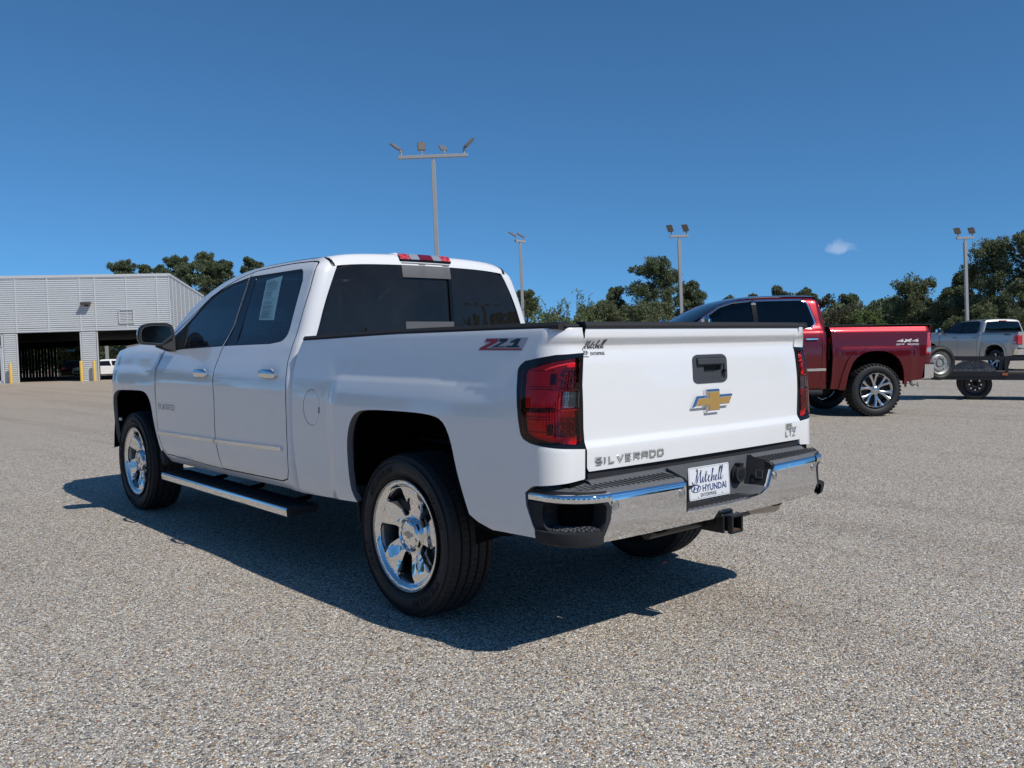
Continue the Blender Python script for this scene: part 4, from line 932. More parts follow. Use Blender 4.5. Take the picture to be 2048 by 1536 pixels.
# ------------------------------------------------------------------ rear bumper
NB = (-.34, .33)                                # the number plate notch
half = [(.33, .600, .012), (.24, .5985), (0, .598), (-.14, .600), (-.245, .611), (-.298, .636), (-.338, .713), (-.345, .7235)]
chro = rp([(.784, .7235), (.332, .7235), (.330, .70)] + half[:1] + half[1:] + [(-.784, .7235), (-.80, .70), (-.782, .68), (-.788, .63), (-.812, .575), (-.84, .536), (-.5, .534), (-.2, .537), (.2, .540), (.55, .538), (.84, .536), (.812, .575), (.788, .63), (.782, .68), (.800, .70)])
bm = panel('rear_bumper', chro, bump, T, CHROMEB, Bk, (), .030, .022, crease=(.718, .723, .728, .733))
for s_ in (1, -1):
    st = panel('corner_strip_backing', rp([(.780, .7375), (1.165, .722, .012), (1.178, .708, .010), (1.165, .6985, .006), (.79, .7045)]), bump, bm, PLAST, A, (), .03, .01, lift=-.004)
    pk = rp([(1.092, .696, .015), (.828, .700, .015), (.808, .685, .01), (.815, .62), (.838, .575), (1.020, .572, .03), (1.085, .592, .03), (1.095, .64)])
    cn = panel('bumper_corner', rp([(1.20, .722), (1.198, .690), (1.188, .640), (1.165, .580, .02), (1.12, .543, .02), (1.05, .534), (.84, .532), (.810, .575), (.784, .63), (.778, .705), (.80, .7025), (1.165, .696), (1.18, .706), (1.17, .724), (.80, .7395), (.80, .745), (1.16, .748, .01), (1.205, .740, .01)]), bump, bm, PLAST, A, [pk], .03, .02)
    def deep(d): return lambda u, v: tuple(Vector(bump(u, v)) - Vector((bplan(u)[2], bplan(u)[3], 0)) * d)
    dk = panel('step_pocket', insetp(pk, -.004), deep(.085), cn, UNDER, A, (), .06, .004)
    V = []; F = []; n = 14
    for i in range(n + 1):
        u = .815 + (1.09 - .815) * i / n; x, y, nx_, ny2 = bplan(u); V += [(x - nx_ * .005, y - ny2 * .005, .583), (x - nx_ * .095, y - ny2 * .095, .590), (x - nx_ * .095, y - ny2 * .095, .57), (x - nx_ * .005, y - ny2 * .005, .565)]
        if i: k = 4 * i; F += [(k - 4 + j, k - 4 + (j + 1) % 4, k + (j + 1) % 4, k + j) for j in range(4)]
    mk('step_tread', V, F, PLAST, cn, True, 30)
    g = G()
    for i in range(13):
        for j in range(4):
            u = .835 + i * .0195; d = .018 + j * .019; x, y, nx_, ny2 = bplan(u); R_ = Matrix.Rotation(math.atan2(ny2, nx_) + (.7 if (i + j) % 2 else -.7), 3, 'Z'); g.box((x - nx_ * d, y - ny2 * d, .587 + d * .06), (.016, .005, .005), R_)
    g.build('grip_lug', PLASTG, cn, False)['kind'] = 'stuff'
    for p in (pk, ):
        L = dens(p, .02); V = []; F = []
        for q in L: V += [bump(*q), deep(.086)(*q)]
        for i in range(len(L)): a = 2 * i; b = 2 * ((i + 1) % len(L)); F.append((a, b, b + 1, a + 1))
        mk('pocket_wall', V, F, PLAST, cn, True, 40)
    V = []; F = []
    for i in range(13):
        u = .83 + (1.13 - .83) * i / 12; x, y, nx_, ny2 = bplan(u); q = .020 * math.sin(math.pi * min(1, max(0, (i + 1) / 14))) ** .5
        V += [(x - nx_ * .05, y - ny2 * .05, .588), (x + nx_ * q, y + ny2 * q, .582), (x + nx_ * q, y + ny2 * q, .566), (x + nx_ * q * .5, y + ny2 * q * .5, .535), (x - nx_ * .02, y - ny2 * .02, .520)]
        if i: k = 5 * i; F += [(k - 5 + j, k - 4 + j, k + 1 + j, k + j) for j in range(4)]
    mk('corner_step', V, F, PLAST, cn, True, 30)
    if s_ < 0:
        for o in (st, cn): o.scale.y = -1
def top_roll(name, s0, s1, v0, lift, n=18):
    prof = [(v0, 0), ((v0 + .723) / 2, 0), (.7235, 0), (.7285, -.0015), (.7325, -.0045), (.7360, -.0095), (.7380, -.016), (.7385, -.024)] if v0 < .72 else [(v0, 0), (.7265, -.0006), (.7295, -.0022), (.7325, -.0048), (.7355, -.0090), (.7380, -.016), (.7385, -.024)]
    V = []; F = []; m_ = len(prof)
    for i in range(n + 1):
        s = s0 + (s1 - s0) * i / n; x, y, nx_, ny2 = bplan(s); e = 1.
        for (v, d) in prof: V.append((x + nx_ * (d + lift), y + ny2 * (d + lift), v))
        if i:
            k = i * m_; F += [(k - m_ + j, k - m_ + j + 1, k + j + 1, k + j) for j in range(m_ - 1)]
    return mk(name, V, F, CHROMEB, bm, True, 70)
top_roll('bumper_top_edge', .331, .785, .7225, .0); top_roll('bumper_top_edge', -.785, -.346, .7225, .0)
top_roll('bumper_corner_edge', .785, 1.172, .7035, .0045); top_roll('bumper_corner_edge', -1.172, -.785, .7035, .0045)
# parking sensors
for y in (.763, .363, -.355, -.744):
    x, yy, nx_, ny2 = bplan(y); Q = Vector((nx_, ny2, 0)).to_track_quat('Y', 'Z').to_matrix()
    g = G(); g.lathe([(0, .003), (.011, .003), (.0125, .0015), (.013, 0), (.0165, 0), (.018, .0035), (.0205, .0025), (.021, -.004)], 28); g.V = [tuple(Q @ Vector(v) + Vector((x, yy, .685)) - Vector((nx_, ny2, 0)) * .001) for v in g.V]; g.build('parking_sensor', simple('sensor_grey', (.33, .32, .31), .3, .6) if 'sensor_grey' not in bpy.data.materials else bpy.data.materials['sensor_grey'], bm)
# step pads on top
def top_pad(name, y0, y1, ribs=True):
    V = []; F = []; n = max(4, int(abs(y1 - y0) / .05))
    for i in range(n + 1):
        s = y0 + (y1 - y0) * i / n; x, y, nx_, ny2 = bplan(s); xi = -1.098 + (0 if abs(s) < .84 else (abs(s) - .84) * .9); yi = y if abs(s) < .84 else y * .93
        V += [(x + .010 * -nx_, y - ny2 * .01, .7365), (x + .022 * -nx_, y - ny2 * .022, .7470), (xi - .02, yi, .7660), (xi, yi, .7780), (xi + .02, yi, .7790)]
        if i: k = 5 * i; F += [(k - 5 + j, k - 5 + j + 1, k + j + 1, k + j) for j in range(4)]
    p = mk(name, V, F, PLASTG, bm, True, 25)
    g = G()
    if ribs:
        m_ = int(abs(y1 - y0) / .030)
        for i in range(m_):
            s = y0 + (y1 - y0) * (i + .5) / m_
            if abs(s) > .93: continue
            x, y, nx_, ny2 = bplan(s); dirn = 1 if (i // 2) % 2 else -1
            a = Vector((x + .034, y - .010, .7505)); b = Vector((-1.128, y + .028 , .7655)); d = (b - a).normalized(); w = Vector((-d.y, d.x, 0)) * .0028
            g.add([a - w, a + w, b + w, b - w, a - w * .5 + Vector((0, 0, .004)), a + w * .5 + Vector((0, 0, .004)), b + w * .5 + Vector((0, 0, .004)), b - w * .5 + Vector((0, 0, .004))], [(4, 5, 6, 7), (0, 1, 5, 4), (1, 2, 6, 5), (2, 3, 7, 6), (3, 0, 4, 7)])
        g.build('pad_rib', PLAST, p, False)['kind'] = 'stuff'
    return p
top_pad('step_pad', .335, 1.13); top_pad('step_pad', -.345, -1.13)
# notch: recessed plate holder
g = G(); g.add([(-1.098, .335, .590), (-1.098, -.345, .590), (-1.098, -.345, .779), (-1.098, .335, .779)], [(0, 1, 2, 3)]); g.add([(-1.098, .34, .778), (-1.098, -.35, .778), (-1.07, -.35, .782), (-1.07, .34, .782)], [(0, 1, 2, 3)]); g.build('plate_recess', PLASTG, bm, False)
def notch_side(y0, y1):
    return [(-1.234, y0, .600), (-1.234, y1, .737), (-1.215, y1 + .004 * (1 if y1 < 0 else -1), .748), (-1.098, y1 * .93, .779), (-1.098, y0 * .93, .594)]
g = G(); g.add(notch_side(.33, .33), [(0, 1, 2, 3, 4)]); g.build('notch_cheek', PLASTG, bm, False)
nc = G(); nc.add([(-1.234, -.298, .636), (-1.234, -.338, .713), (-1.233, -.355, .737), (-1.215, -.357, .748), (-1.098, -.318, .779), (-1.098, -.285, .60)], [(0, 1, 2, 3, 4, 5)]); nc = nc.build('notch_cheek', PLAST, bm, False)
O_ = Vector((-1.170, -.3165, .690)); fq = fr(O_, (1, .22, .02), (.05, -.2, 1))
for z in (0,):
    g = G(); X_, Y_, Z_ = fq[1], fq[2], fq[3]
    if Z_.y < 0: X_ = -X_; Z_ = -Z_
    for (a, b, c, d) in ((-.018, -.02, .018, -.017), (-.018, .017, .018, .02), (-.018, -.02, -.015, .02), (.015, -.02, .018, .02)): g.prism([(a, b), (c, b), (c, d), (a, d)], (O_, X_, Y_, Z_), .003)
    g.build('port_cover_rim', PLASTG, nc, False)
V = []; ny3 = 14
for i in range(ny3 + 1):
    y = .33 - .635 * i / ny3; zf = .600 + (.036 * ss(-.20, -.30, y)); x = bplan(y)[0]; V += [(x + .006, y, zf), (x + .02, y, zf + .003), (-1.098, y * .96, zf + .001)]
F = []
for i in range(ny3):
    for j in range(2): F.append((3 * i + j, 3 * i + j + 1, 3 * i + 4 + j, 3 * i + 3 + j))
ls = mk('lower_step', V, F, PLASTG, bm, True, 30)
g = G()
for i in range(16):
    y = .30 - i * .034; a = Vector((bplan(y)[0] + .022, y - .012, .603)); b = Vector((-1.118, y + .022, .6015)); d = (b - a).normalized(); w = Vector((-d.y, d.x, 0)) * .004
    g.add([a - w, a + w, b + w, b - w, a - w * .5 + Vector((0, 0, .004)), a + w * .5 + Vector((0, 0, .004)), b + w * .5 + Vector((0, 0, .004)), b - w * .5 + Vector((0, 0, .004))], [(4, 5, 6, 7), (0, 1, 5, 4), (1, 2, 6, 5), (2, 3, 7, 6), (3, 0, 4, 7)])
g.build('step_rib', PLAST, ls, False)['kind'] = 'stuff'
# trailer socket
g = G(); g.tube([(-1.098, -.225, .692), (-1.112, -.225, .692)], .047, 24); g.tube([(-1.112, -.225, .696), (-1.130, -.225, .696)], .040, 24); s0 = g.build('trailer_socket', PLAST, bm)
g = G(); g.tube([(-1.130, -.225, .696), (-1.134, -.225, .696)], .024, 20); g.box((-1.118, -.225, .742), (.03, .03, .012)); g.build('socket_cap', BLACKM, s0)
g = G(); g.box((-1.101, .0, .64), (.012, .32, .08)); g.build('plate_bracket', PLAST, bm)
# number plate
PO = Vector((-1.108, .1535, .6065)); PX = Vector((-.02, -1, 0)).normalized(); PY = Vector((.065, 0, 1)).normalized(); PZ = PX.cross(PY)
pl = G(); pl.prism(rp([(0, 0), (.306, 0), (.306, .153), (0, .153)], .012), (PO, PX, PY, PZ), .0025, .0006); pl = pl.build('license_plate', PLATEW, T, False); pl['label'] = 'white dealer plate with blue lettering'
PF = lambda x, y, l=.0028: (PO + PX * x + PY * y + PZ * l, PX, PY, PZ)
g = G()
ring = rp([(.005, .005), (.301, .005), (.301, .148), (.005, .148)], .01); rin = insetp(ring, .0012); O_ = PF(0, 0)[0]; n = len(ring)
g.add([O_ + PX * p[0] + PY * p[1] for p in ring + rin], [(i, (i + 1) % n, n + (i + 1) % n, n + i) for i in range(n)]); g.build('plate_border', INKN, pl, False)
script('plate_script', PF(.022, .076), .060, .238, INKN, pl, .042, .0004)
letter('plate_lettering', 'HYUNDAI', PF(.098, .036), .043, INKN, pl, .0006, width=.180, bold=.0009)
letter('plate_lettering', 'ENTERPRISE', PF(.082, .0125), .0225, INKB, pl, .0006, width=.118)
oval_h('plate_emblem', PF(.050, .053), .036, .0185, INKN, pl)
for x, y in ((.062, .138), (.244, .138), (.062, .012), (.244, .014)):
    g = G(); g.tube([PF(x, y)[0], PF(x, y, .006 if y > .1 else .0034)[0]], .0058 if y > .1 else .003, 10); g.build('plate_screw', DULLM if y > .1 else INKB, pl)
# ------------------------------------------------------------------ hitch, exhaust, axle, spare, frame
g = G(); R2 = .038
def sq(x0, x1, z, h, w=.006):
    for (dy, dz, sy, sz) in ((h - w / 2, 0, w, 2 * h), (-h + w / 2, 0, w, 2 * h), (0, h - w / 2, 2 * h, w), (0, -h + w / 2, 2 * h, w)): g.box(((x0 + x1) / 2, dy, z + dz), (abs(x1 - x0), sy, sz), bev=.002)
HZ = .505
sq(-1.262, -.98, HZ, .034); g.box((-1.250, 0, HZ), (.024, .088, .088), bev=.004)
hr = G(); 
g2 = G()
for (dy, dz, sy, sz) in ((.037, 0, .014, .088), (-.037, 0, .014, .088), (0, .037, .06, .014), (0, -.037, .06, .014)): g2.box((-1.252, dy, HZ + dz), (.026, sy, sz), bev=.003)
for (dy, dz, sy, sz) in ((.032, 0, .007, .07), (-.032, 0, .007, .07), (0, .032, .06, .007), (0, -.032, .06, .007)): g2.box((-1.12, dy, HZ + dz), (.26, sy, sz))
hitch = g2.build('tow_receiver', BLACKM, T)
g = G(); g.box((-1.245, 0, HZ - .030), (.03, .050, .006)); g.build('rust_patch', RUST, hitch)
g = G(); g.box((-1.15, .0, HZ + .050), (.10, .06, .030), bev=.01, taper=.6); g.tube([(-1.10, .45, HZ), (-1.10, .0, HZ + .0), (-1.10, -.45, HZ)], .030, 12)
g.box((-1.13, .055, HZ), (.20, .012, .085), bev=.003); g.box((-1.13, -.055, HZ), (.20, .012, .085), bev=.003); g.tube([(-1.17, .055, HZ + .005), (-1.17, .068, HZ + .005)], .014, 12); g.build('hitch_crossbar', BLACKM, T)
g = G(); g.tube(smooth_line([(-.95, -.22, .535), (-1.06, -.26, .532), (-1.11, -.36, .527), (-1.125, -.50, .520)], .02), .050, 24); g.build('exhaust_tip', simple('aged_exhaust_chrome', (.42, .39, .36), .22, 1., vary=.15, vscale=20), T)
g = G(); g.tube([(0, -.80, .40), (0, .80, .40)], .048, 16); g.lathe([(.0, -.02), (.14, -.02), (.17, .06), (.14, .14), (.0, .14)], 24, 'x', (-.06, .05, .41)); g.build('rear_axle', UNDER, T)
g = G(); g.tube([(WB, -.80, .40), (WB, .80, .40)], .04, 12); g.build('front_axle', UNDER, T)
for y in (.45, -.45):
    g = G(); g.box((1.4, y, .60), (5.2, .08, .16), bev=.01); g.build('frame_rail', UNDER, T)
g = G(); g.box((2.1, 0, .585), (2.4, 1.5, .06)); g.box((0.0, 0, .765), (2.1, 1.2, .06)); g.box((4.0, 0, .86), (1.3, 1.1, .28)); g.build('underbody', UNDER, T)
g = G(); g.box((1.9, -.05, .47), (1.5, .22, .16), bev=.05); g.tube([(1.2, -.40, .50), (.5, -.42, .52), (.2, -.5, .60), (-.3, -.48, .60), (-.9, -.42, .50)], .035, 10); g.build('exhaust_pipe', simple('exhaust_steel', (.12, .10, .09), .6, .6), T)
g = G(); g.lathe([(.20, -.11), (.37, -.12), (.395, -.09), (.40, 0), (.395, .09), (.37, .12), (.20, .11)], 48, 'z', (-.60, 0, .615)); sp = g.build('spare_tyre', RUBT, T, True, 40)
g = G()
for k in range(60):
    t = 2 * math.pi * k / 60; g.box((-.60 + .40 * math.cos(t), .40 * math.sin(t), .615), (.012, .026, .15), Matrix.Rotation(t, 3, 'Z'))
g.build('tread', RUBT, sp, False)['kind'] = 'stuff'
g = G(); g.box((-1.055, 0, .70), (.05, 1.80, .17)); g.build('bumper_leak_blocker', UNDER, T)  # added box, stops sunlight leaking through between bed and bumper
g = G(); g.box((1.058, 0, .84), (.02, 1.86, .66)); g.build('bed_front_blocker', UNDER, T)  # added dark panel, hides the bright cab back behind the wheel arch
# shock and leaf spring hints behind the rear wheel
for s_ in (1, -1):
    g = G(); g.tube([(-.70, s_ * .56, .62), (-.3, s_ * .56, .43), (0, s_ * .56, .39), (.3, s_ * .56, .43), (.7, s_ * .56, .60)], .022, 8); g.build('leaf_spring', UNDER, T)
    g = G(); g.tube([(-.14, s_ * .62, .36), (-.30, s_ * .58, .76)], .03, 10); g.build('shock_absorber', UNDER, T)
# wheel well liners
for (xc, pts_) in ((0., arch), (WB, arc_f)):
    n = len(pts_); V = []; F = []
    ps = [(pts_[0][0] - .01 if xc == 0 else pts_[0][0], .45)] + [p[:2] for p in pts_] + [((pts_[-1][0] + .01) if xc == 0 else pts_[-1][0], .45)]
    for (x, z) in ps:
        e = 1.012; dx = x - xc; V += [(xc + dx * 1.0, .972, z), (xc + dx * 1.06, .955, z + .012), (xc + dx * 1.10, .60, z + .05), (xc + dx * 1.10, .50, z + .05)]
    for i in range(len(ps) - 1):
        for j in range(3): F.append((4 * i + j, 4 * i + j + 1, 4 * i + 5 + j, 4 * i + 4 + j))
    o = mk('wheel_well_liner', V, F, UNDER, T, True, 60); twin(o)
for y in (.5, -.5):
    g = G(); g.box((0, y, .84), (1.25, .02, .62)); g.build('inner_fender_wall', UNDER, T); g = G(); g.box((WB - .05, y, .84), (1.35, .02, .70)); g.build('inner_fender_wall', UNDER, T)
g = G(); g.box((0, .74, 1.09), (1.2, .5, .02)); g.box((0, -.74, 1.09), (1.2, .5, .02)); g.box((WB, .74, 1.08), (1.3, .48, .02)); g.box((WB, -.74, 1.08), (1.3, .48, .02)); g.build('wheel_well_roof', UNDER, T)
# liner lip and filler between arch and bumper, flaps ahead of the rear wheels
fl = panel('arch_filler', rp([(-.520, .600), (-.600, .572), (-.69, .548), (-.80, .55), (-.78, .515), (-.69, .505), (-.56, .53)]), off(bed, -.015), T, UNDER, A, (), .05, .02); twin(fl)
fp = G(); fp.box((.440, .90, .495), (.016, .15, .20), Matrix.Rotation(.10, 3, 'Y'), bev=.004); fp = fp.build('mud_flap', PLAST, T); twin(fp)
fp = G(); fp.box((3.265, .90, .49), (.10, .17, .13), Matrix.Rotation(.5, 3, 'Y'), bev=.02); fp = fp.build('arch_extension', PLAST, T); twin(fp)
# ------------------------------------------------------------------ running boards
def board():
    y0, y1 = .84, 1.045; x0, x1 = 1.105, 3.12; z = .395
    sec = [(y0, z - .01), (y0 + .01, z), (y1 - .022, z + .002), (y1 - .004, z - .004), (y1, z - .012), (y1 - .004, z - .05), (y1 - .022, z - .058), (y0 + .02, z - .045)]
    V = []; F = []
    xsr = [x0, x0 + .006, x0 + .02] + list(np.linspace(x0 + .1, x1 - .1, 12)) + [x1 - .02, x1 - .006, x1]
    for i, x in enumerate(xsr):
        k = 1 if 0 < i < len(xsr) - 1 else .93
        for (y, zz) in sec: V.append((x, y0 + (y - y0) * k, z - .03 + (zz - z + .03) * k))
    n = 8
    for i in range(len(xsr) - 1):
        for j in range(n): F.append((i * n + j, i * n + (j + 1) % n, (i + 1) * n + (j + 1) % n, (i + 1) * n + j))
    F += [tuple(range(n)), tuple(reversed(range((len(xsr) - 1) * n, len(xsr) * n)))]
    b = mk('running_board', V, F, PLAST, T, True, 30)
    g = G(); V = []; F = []
    sec = [(y1 - .002, z - .002), (y1 + .0030, z - .007), (y1 + .0032, z - .020), (y1 + .0010, z - .048), (y1 - .006, z - .057)]
    for x in np.linspace(x0 + .004, x1 - .004, 20):
        for (y, zz) in sec: V.append((x, y, zz))
    for i in range(19):
        for j in range(4): F.append((i * 5 + j, i * 5 + j + 1, (i + 1) * 5 + j + 1, (i + 1) * 5 + j))
    mk('board_chrome', V, F, CHROME, b, True, 60)
    g = G(); x = x0 + .10
    while x < x1 - .08: g.box((x, (y0 + y1) / 2 - .005, z + .004), (.012, .155, .005), Matrix.Rotation(.0, 3, 'Z')); x += .036
    g.build('board_rib', PLAST, b, False)['kind'] = 'stuff'
    for xb in (x0 + .35, (x0 + x1) / 2, x1 - .40):
        g = G(); g.tube([(xb, y0 + .06, z - .04), (xb, .72, z - .02), (xb + .02, .62, z + .12)], .018, 8); g.build('board_bracket', UNDER, b)
    return b
rb = board(); twin(rb)
# ------------------------------------------------------------------ door mirrors
def mirror():
    zc = 1.432
    outl = rp([(1.197, 1.436, .02), (1.199, 1.385, .02), (1.178, 1.356, .012), (1.043, 1.345, .012), (.957, 1.412, .012), (.953, 1.440, .01), (.965, 1.492, .02), (.992, 1.511, .02), (1.096, 1.513, .03), (1.165, 1.500, .03), (1.190, 1.470, .02)], 0, 5)
    cy = 1.08; cz = 1.43; V = []; F = []; n = len(outl)
    for (x, k) in ((3.045, 1.0), (3.050, 1.012), (3.075, 1.0), (3.11, .93), (3.14, .78), (3.158, .5), (3.162, .0)):
        for (y, z) in outl: V.append((x + (y - cy) * .18, cy + (y - cy) * k, cz + (z - cz) * k))
    for i in range(6):
        for j in range(n): F.append((i * n + j, i * n + (j + 1) % n, (i + 1) * n + (j + 1) % n, (i + 1) * n + j))
    mm = mk('door_mirror', V, F, BLACKG, T, True, 50)
    # chrome cap wraps the upper outer shell
    idx = [j for j in range(n) if outl[j][1] > 1.425 and True]; V2 = []; F2 = []
    for (x, k) in ((3.066, 1.018), (3.078, 1.018), (3.112, .948), (3.143, .795), (3.162, .5), (3.168, .0)):
        for j in idx: y, z = outl[j]; V2.append((x + (y - cy) * .18, cy + (y - cy) * k, cz + (z - cz) * k + .001))
    L = len(idx); brk = [i for i in range(L - 1) if idx[i + 1] - idx[i] == 1]
    for i in range(5):
        for j in brk: F2.append((i * L + j, i * L + j + 1, (i + 1) * L + j + 1, (i + 1) * L + j))
        if idx[0] == 0 and idx[-1] == n - 1: F2.append((i * L + L - 1, i * L, (i + 1) * L, (i + 1) * L + L - 1))
    mk('mirror_cap', V2, F2, CHROME, mm, True, 50)
    gl = insetp(outl, .014); V = [(3.043 + (y - cy) * .18, y, z) for y, z in gl]; 
    rim = insetp(outl, .010); V0 = [(3.040 + (y - cy) * .18, y, z) for y, z in outl] + [(3.041 + (y - cy) * .18, y, z) for y, z in rim]
    mk('mirror_rim', V0, [(i, (i + 1) % n, n + (i + 1) % n, n + i) for i in range(n)], PLAST, mm, False)
    md = simple('mirror_glass', (.003, .003, .004), .04, .0, spec=.4); mk('mirror_glass', V, [tuple(range(len(V)))], md, mm, False)
    mk('mirror_bezel', [(3.0425 + (y - cy) * .18, y, z) for y, z in gl] + [(3.0425 + (y - cy) * .18, y, z) for y, z in insetp(gl, .0018)], [(i, (i + 1) % n, n + (i + 1) % n, n + i) for i in range(n)], DULLM, mm, False)
    g = G(); V = [(3.00, .955, 1.30), (3.17, .955, 1.30), (3.19, .935, 1.425), (3.06, .935, 1.425), (3.03, 1.04, 1.335), (3.12, 1.06, 1.335), (3.13, 1.06, 1.41), (3.06, 1.04, 1.41)]
    g.add(V, [(0, 1, 5, 4), (1, 2, 6, 5), (2, 3, 7, 6), (3, 0, 4, 7), (4, 5, 6, 7), (3, 2, 1, 0)]); g.build('mirror_arm', PLAST, mm, True, 30)
    return mm
mr = mirror(); twin(mr)
# ------------------------------------------------------------------ wheels on the truck
w0 = chrome_wheel(T); w0.location = (0, .985, .400); w0.rotation_euler = (0, 0, 0)
for (x, s_, rot) in ((WB, 1, .9), (0, -1, .3), (WB, -1, 1.7)):
    c = copy_tree(w0, T); c.location = (x, .985 * s_, .400); c.scale.y = s_; c.rotation_euler = (0, rot, 0)
# roof antenna fin
g = G(); g.box((1.55, 0, 1.935), (.16, .05, .05), bev=.015, taper=.5); g.build('antenna', WHITE, T)
# ------------------------------------------------------------------ two pickups further back
VW = ([.44, .60, 1.09, 1.20, 1.48, 1.52, 2.0, 2.1], [.46, .60, 1.03, 1.10, 1.335, 1.38, 1.885, 1.98])
vw = pchip(*VW); vwi = lambda z: float(np.interp(z, VW[1], VW[0]))
DX = .25
def cabR(u, v):
    w = vw(v); x, y, z = cab(u + DX, w); return (x - DX, y - .035 * ss(1.385, 1.475, v), v + (z - w))
def bedR(u, v):
    w = vw(v); x, y, a = wrap(u, bedYb(w), -.985, .07); m = ss(.72, .60, abs(u)) * ss(1.20, 1.08, v) * .022
    q = .05 * ss(1.40, 1.53, v)
    return (x - m * math.sin(a), y + m * math.cos(a) - q, v)
def warp_copy(src, name, parent, mat):
    me = src.data; V = []
    for v in me.vertices:
        x, y, z = v.co; V.append((x - DX, y, vwi(z)))
    return mk(name, V, [tuple(p.vertices) for p in me.polygons], mat, parent, True, 50)
def far_wheel(parent, R, rim_r, w, style, chunky):
    root = bpy.data.objects.new('wheel', None); COL.objects.link(root); root.parent = parent; cy = -w / 2
    g = G(); g.lathe([(r, a + cy) for r, a in tyre_profile(R - .012 if chunky else R - .004, rim_r, w * .96)], 64); ty = g.build('tyre', RUBBER, root, True, 40)
    tb = tread_blocks(R - .012 if chunky else R - .004, w * .96, 44 if chunky else 60, .012 if chunky else .004, chunky); tb.V = [(v[0], v[1] + cy, v[2]) for v in tb.V]; tb.build('tread', RUBT, root, False)['kind'] = 'stuff'
    rim = bpy.data.objects.new('rim', None); COL.objects.link(rim); rim.parent = root
    k = rim_r / .27
    g = G(); g.lathe([(.268 * k, .000), (.272 * k, -.004), (.262 * k, -.02), (.248 * k, -.035), (.24 * k, -.10), (.25 * k, -.2)], 48); g.build('barrel', ALLOY, rim, True, 40)
    ns = 6
    for i in range(ns):
        A = i * 2 * math.pi / ns + .35; g = G()
        for sgn in ((-1, 1) if style == 'split' else (0,)):
            V = []
            for (r, wd, y) in ((.05, .040, -.05), (.11, .036, -.05), (.18, .036, -.035), (.235, .044, -.022), (.262, .056, -.014)):
                t = A + sgn * (.05 + .17 * ss(.07, .25, r)) ; wd2 = wd if style == 'split' else wd * 1.7
                c = Vector((r * k * math.cos(t), y, r * k * math.sin(t))); tn = Vector((-math.sin(t), 0, math.cos(t))) * wd2 * k * .5
                V += [c - tn + Vector((0, -.03, 0)), c - tn, c - tn * .4 + Vector((0, .008, 0)), c + tn * .4 + Vector((0, .008, 0)), c + tn, c + tn + Vector((0, -.03, 0))]
            F = [(6 * a + j, 6 * a + j + 1, 6 * a + 7 + j, 6 * a + 6 + j) for a in range(4) for j in range(5)]
            g.add(V, F)
        g.build('spoke', ALLOY, rim, True, 30)
    g = G(); g.lathe([(0, -.03), (.035, -.03), (.045, -.036), (.075, -.05), (.08, -.08)], 24)
    for i in range(6): t = i * math.pi / 3; g.tube([(.06 * math.cos(t), -.06, .06 * math.sin(t)), (.06 * math.cos(t), -.036, .06 * math.sin(t))], .010, 8)
    g.build('hub', ALLOY, rim, True, 40)
    g = G(); g.lathe([(0, -.11), (.20 * k, -.11), (.24 * k, -.14)], 32); g.build('brake_disc', simple('dark_iron', (.03, .03, .03), .6) if 'dark_iron' not in bpy.data.materials else bpy.data.materials['dark_iron'], root)
    return root
